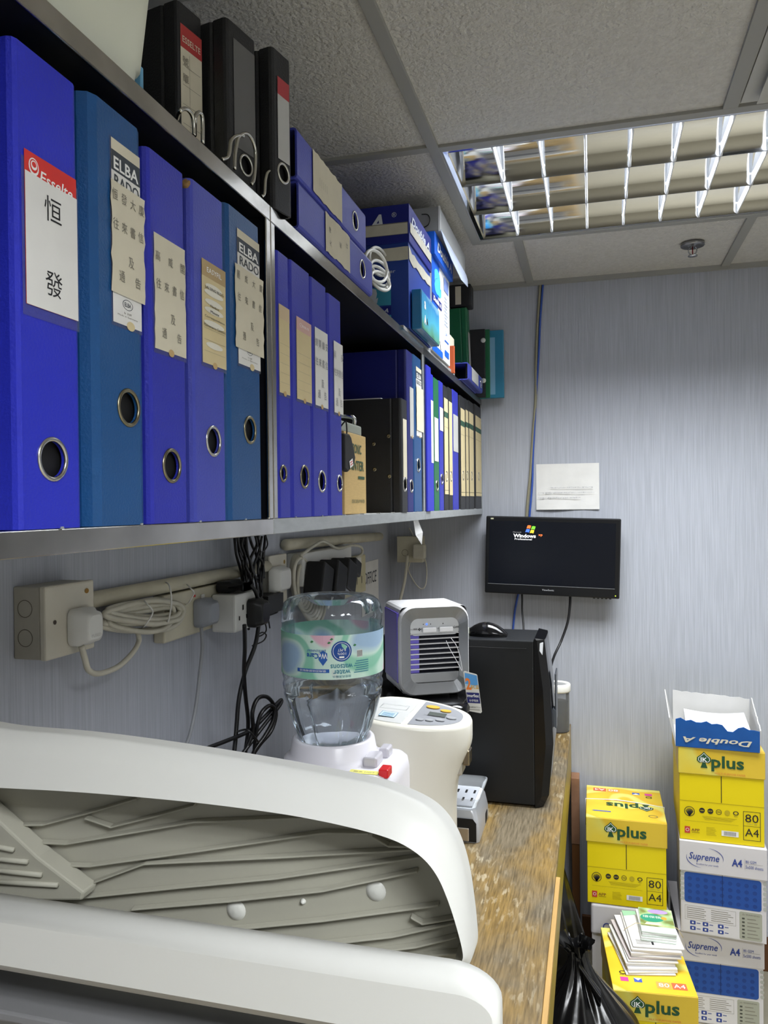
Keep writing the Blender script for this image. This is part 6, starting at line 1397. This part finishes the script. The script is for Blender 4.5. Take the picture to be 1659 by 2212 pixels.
F = Face((wt, -0.004, 0.0), (-1, 0, 0), (0, -0.05, -1)); F = Face((wt-0.004, -0.0006-0.05*0.01, 0.0), (-1, 0, 0), (0, 0.05, -1))
b = MB(); b.text(Face((wt, -0.0012-0.0022, 0.044), (-1, 0, 0), (0, 0.05, -1)), 'Double A', wt*0.5, 0.021, 0.017, P_BE, 0.0008, w=wt*0.82, bold=0.025, shear=0.25); b.build('tray_lettering', t)
t2 = thing('paper_stack', 'stack of loose white paper inside the torn blue tray', 'paper', (at(1463, 1565, y=yR).x+0.006, yR+0.004, zt3+0.0045), rz=-0.06)
b = MB(); n_ = 10; vs = []
for i in range(n_+1):
    for j in range(2): x = 0.02+(wt-0.05)*i/n_; vs.append((x, 0.012+0.17*j, 0.046+0.012*j-0.008*math.sin(PI*i/n_)))
vs += [(x, y, 0.0005) for x, y, z in vs]; m_ = 2*(n_+1)
fs = [(2*i, 2*i+2, 2*i+3, 2*i+1) for i in range(n_)]+[(m_+2*i, 2*i+0-0 if False else m_+2*i+1, m_+2*i+3, m_+2*i+2) for i in range(n_)]+[(2*i+2, 2*i, m_+2*i, m_+2*i+2) for i in range(n_)]+[(2*i+1, 2*i+3, m_+2*i+3, m_+2*i+1) for i in range(n_)]+[(0, 1, m_+1, m_), (2*n_+1, 2*n_, m_+2*n_, m_+2*n_+1)]
b.add(vs, fs, mat('bright_white_paper', (208, 208, 212), 0.6)); b.build('sheets', t2)
# left stack
yL = 2.44; xl0 = at(1268, 1800, y=yL).x; xl1 = at(1439, 1800, y=yL).x; wL = xl1-xl0; zL = at(1350, 1958, y=yL).z; hL = at(1350, 1771, y=yL).z-zL
t = thing('paper_carton', 'pale carton under the left yellow carton behind the garbage bag', 'carton', (xl0+0.012, yL+0.002, 0.001))
MB().box(0, wL-0.005, 0, 0.29, 0, zL-0.004, SUPW).build('carton_body', t, bevel=0.0015); MB().box(-0.003, wL-0.002, -0.003, 0.293, zL-0.10, zL-0.002, SUPW).build('lid', t, bevel=0.008, seg=3)
b = MB(); b.disc(Face((0, -0.0034, 0), (1, 0, 0), (0, 0, 1)), 0.045, zL-0.07, 0.012, NAV, 0.0004, r0=0.009); b.build('lid_print', t)
tl = yellow('yellow carton with a white string round its lid, on the left stack', (xl0, yL, zL), wL, hL, 0.27, turned=True)
b = MB(); b.tube([(-0.0045, 0.145, hL-0.085), (-0.0045, 0.145, hL+0.001), (wL*0.4, 0.152, hL+0.0025), (wL*0.7, 0.140, hL+0.0025), (wL+0.0045, 0.125, hL+0.001), (wL+0.0045, 0.125, hL-0.085)], 0.0019, flat((232, 230, 220)), 8); ob = b.build('packing_string', tl)
tag(MB().box(xl1+0.006, xl1+0.012, yL+0.02, 2.735, 0.001, 0.36, flat((96, 100, 104))).build('grey_panel', bevel=0.001), 'thin grey panel standing between the two carton stacks', 'panel')
# front carton with books
zf = 0.266; a = at(1327, 2137, z=zf); c = at(1506, 2154, z=zf); wF = (c-a).length; rzF = math.atan2(c.y-a.y, c.x-a.x)
e = at(1295, 1988, z=zf); rzF = rzF*0.5+0.5*math.atan2(-(e.x-a.x), (e.y-a.y))
tf = yellow('yellow carton on the floor in front with booklets stacked on it', (a.x, a.y, 0.001), wF, zf-0.001, 0.295, rz=rzF)
MF = Matrix.LocRotScale(V((a.x, a.y, 0)), Matrix.Rotation(rzF, 3, 'Z'), None)
rnd = random.Random(31); z = zf+0.0016
ORD = ['at the very bottom', 'second from the bottom', 'third from the bottom', 'fourth from the bottom', 'in the exact middle', 'fourth from the top', 'third from the top', 'second from the top', 'at the top']
PCOL = [(226, 224, 226), (214, 210, 204), (228, 228, 232), (206, 204, 200), (222, 220, 214), (198, 188, 186), (224, 224, 228)]
for k in range(9):
    th = rnd.uniform(0.0045, 0.0085); wq, dq = 0.135+rnd.uniform(-0.004, 0.004), 0.195
    q = MF @ V((0.040+0.0018*k+rnd.uniform(-.006, .006), 0.062+0.004*k+rnd.uniform(-.004, .004), z))
    t = thing('booklet', 'plain white booklet %s of the stack on the front yellow carton' % ORD[k], 'booklet', q, rz=rzF+0.16-0.012*k+rnd.uniform(-0.05, 0.05), group='white booklets on the front yellow carton')
    MB().box(0, wq, 0, dq, 0, th-0.0005, paper('booklet_paper_%d' % (k % 7), PCOL[k % 7])).build('pages', t, bevel=0.0012)
    z += th
q = MF @ V((0.062, 0.10, z+0.0005)); t = thing('booklet', 'white booklet with green top corners, uppermost of the large booklets', 'booklet', q, rz=rzF+0.03)
MB().box(0, 0.135, 0, 0.185, 0, 0.004, P_WH).build('pages', t, bevel=0.001)
b = MB(); T = Face((0, 0, 0.0041), (1, 0, 0), (0, 1, 0)); PG = flat((150, 196, 160)); b.shape(T, [(0, 0.185), (0, 0.155), (0.035, 0.165), (0.05, 0.185)], PG, 0.0004); b.shape(T, [(0.135, 0.185), (0.135, 0.150), (0.105, 0.16), (0.09, 0.185)], PG, 0.0004)
for k in range(4): b.rect(T, 0.012, 0.012+0.006*k, 0.05, 0.014+0.006*k, GINK, 0.0004)
b.rect(T, 0.052, 0.01, 0.058, 0.03, INK, 0.0004); b.build('cover_print', t)
z += 0.0052
for k in range(5):
    q = MF @ V((0.088+rnd.uniform(-.003, .003), 0.128+0.0015*k, z)); t = thing('booklet', ('small booklet %s of the tied bundle on the white booklets' % ('at the bottom', 'second from the bottom', 'in the middle', 'second from the top')[k]) if k < 4 else 'small booklet with a green and purple cover, top of the bundle', 'booklet', q, rz=rzF-0.06+rnd.uniform(-.05, .05), group='small booklets tied in a bundle' if k < 4 else None)
    MB().box(0, 0.092, 0, 0.13, 0, 0.0046, P_WH if k % 2 else paper('pale_green_paper', (214, 224, 214))).build('pages', t, bevel=0.0008)
    if k == 4:
        b = MB(); T = Face((0, 0, 0.0047), (1, 0, 0), (0, 1, 0)); b.rect(T, 0.001, 0.03, 0.091, 0.129, ramp_mat('green_cover_print', [(0.35, (196, 216, 170)), (0.5, (150, 180, 120)), (0.6, (120, 130, 70))], 26, detail=1), 0.0003)
        b.disc(T, 0.034, 0.075, 0.032, flat((46, 150, 120)), 0.0005, ry=0.022); b.disc(T, 0.052, 0.112, 0.028, flat((176, 150, 200)), 0.0005, ry=0.012); b.disc(T, 0.066, 0.078, 0.008, flat((226, 160, 60)), 0.0006)
        b.text(T, '環保筷', 0.034, 0.080, 0.013, flat((226, 236, 220)), 0.0008, w=0.05); b.shape(T, [(0.01, 0.036), (0.058, 0.036), (0.05, 0.05), (0.018, 0.05)], flat((224, 226, 190)), 0.0006)
        b.build('cover_print', t)
    z += 0.0049
q = MF @ V((0, 0, 0)); t = thing('rubber_band', 'thin rubber band round the bundle of booklets', 'rubber band', MF @ V((0.1, 0.17, z)), rz=rzF-0.06)
MB().tube([(-0.052, 0.0, -0.026), (-0.05, 0.0, -0.02), (-0.02, 0.0, 0.0005), (0.085, -0.002, 0.0005), (0.092, 0, -0.004), (0.105, 0, -0.026)], 0.0008, flat((206, 186, 130)), 6).build('band', t)
# garbage bag
t = thing('garbage_bag', 'tied black plastic garbage bag on the floor between counter and cartons', 'garbage bag', (-0.028, 1.93, 0.001))
BAG = mat('black_bag_film', (12, 12, 13), 0.22, spec=0.6, bump=0.5, bscale=26, bstretch=(1, 1, 0.35))
rnd = random.Random(3); b = MB(); rings = []
ph = [rnd.uniform(0, 6.28) for _ in range(8)]
for k in range(40):
    f = k/39; z = 0.44*f
    r = 0.158*math.sin((min(1, f/0.28)*0.92+0.08)*PI/2) if f < 0.28 else 0.022+0.136*(0.5+0.5*math.cos(PI*((f-0.28)/0.72)**1.5))
    fold = 0.015+0.22*max(0, f-0.5)**0.9
    ring = []
    for j in range(120):
        a = 2*PI*j/120; w_ = 1+fold*(0.5*math.sin(9*a+ph[0]+2*f)+0.35*math.sin(17*a+ph[1]-3*f)+0.3*math.sin(5*a+ph[2]))+0.05*math.sin(3*a+ph[3]+5*f)+0.018*math.sin(23*a+9*f+ph[5])*(1-f)+0.02*math.sin(11*a+14*f+ph[6])
        ring.append((r*w_*math.cos(a)-0.02*f*f-0.004*math.sin(6*f), r*w_*1.05*math.sin(a), z+0.008*math.sin(4*a+ph[4])*f))
    rings.append(ring)
loft(b, rings, BAG); b.build('bag_body', t)
b = MB(); rings = []
for k in range(7):
    f = k/6; rings.append([(-0.02+(0.020+0.018*f**2)*(1+0.35*math.sin(4*a+1+f)+0.2*math.sin(9*a))*math.cos(a)-0.008*f, (0.020+0.016*f**2)*(1+0.3*math.cos(5*a+f))*math.sin(a), 0.437+0.030*f+0.010*f*math.sin(3*a)) for a in [2*PI*j/40 for j in range(40)]])
loft(b, rings, BAG, cap1=False); b.build('bag_neck', t)
b = MB(); rings = []
for k in range(8):
    f = k/7; x = -0.015+0.05*f; rings.append([(x, -0.030-0.030*f+(0.010+0.006*f)*math.cos(a), 0.425-0.055*f+(0.005+0.010*f)*math.sin(a)*(1+0.3*math.sin(3*a))) for a in [2*PI*j/16 for j in range(16)]])
loft(b, rings, BAG); b.build('tied_ear', t)
t = thing('garbage_bag', 'second black garbage bag half hidden under the counter', 'garbage bag', (-0.165, 2.38, 0.001))
b = MB(); rings = []
for k in range(20):
    f = k/19; r = 0.12*math.sin(min(1, f*3+0.15)*PI/2)*(1-0.75*max(0, f-0.35)/0.65)
    rings.append([(r*(1+0.1*math.sin(7*a+3*f)+0.06*math.sin(13*a))*math.cos(a), r*(1+0.08*math.sin(5*a+f))*math.sin(a), 0.58*f) for a in [2*PI*j/64 for j in range(64)]])
loft(b, rings, BAG); b.build('bag_body', t)
# ---------------------------------------------------------------- sub-parts sit under the part they belong to
SUBS = {'label_writing': ('paper_label', 'spine_label'), 'rib': ('lid_lining',), 'roller_cap': ('lid_lining',), 'guide_rib': ('hinge_cover',), 'front_print': ('carton_body',), 'side_print': ('carton_body',), 'side_tape': ('carton_body',),
        'lid_logo': ('lid',), 'top_print': ('lid',), 'lid_print': ('lid',), 'lid_front_print': ('lid',), 'lid_side_print': ('lid',), 'lid_tape': ('lid',), 'lid_lettering': ('lid',), 'lid_window': ('lid',), 'edge_clip': ('bottom_strip',),
        'panel_button': ('control_panel',), 'display': ('control_panel',), 'warning_sticker': ('lid',), 'lid_latch': ('lid',), 'spout_shield': ('spout',), 'blue_light': ('button_panel',), 'panel_lettering': ('button_panel',), 'push_button': ('button_panel',),
        'bezel_button': ('bezel',), 'power_light': ('bezel',), 'bezel_lettering': ('bezel',), 'corner_emblem': ('bezel',), 'switch_rocker': ('socket_plate',), 'red_mark': ('socket_plate',), 'rust_spot': ('socket_plate',), 'screw': ('socket_plate',), 'screw_hole': ('socket_plate',),
        'knockout_ring': ('back_box',), 'label_print': ('label_band',), 'moulded_lettering': ('plug_body',), 'pin_holes': ('adaptor_body',), 'paper_labels': ('panel',), 'faint_writing': ('sheet',), 'printed_lettering': ('box_body',), 'cover_picture': ('pack_body',),
        'cover_print': ('pages',), 'card_print': ('card',), 'slot': ('slotted_tray',), 'tray_lettering': ('front_side',), 'hole_shade_sheet': ('case',), 'finger_ring': ('case',), 'rivet': ('case',), 'drawer_plate': ('black_front',), 'badge': ('front_bezel',), 'drive_cover': ('front_bezel',), 'side_fin': ('front_bezel',)}
def base(n_): return n_.rsplit('.', 1)[0] if n_[-3:].isdigit() else n_
for root in [o for o in COL.objects if o.parent is None and o.type == 'EMPTY']:
    kids = list(root.children)
    for ch in kids:
        for want in SUBS.get(base(ch.name), ()):
            p = next((k for k in kids if base(k.name) == want), None)
            if p is not None: ch.parent = p; break
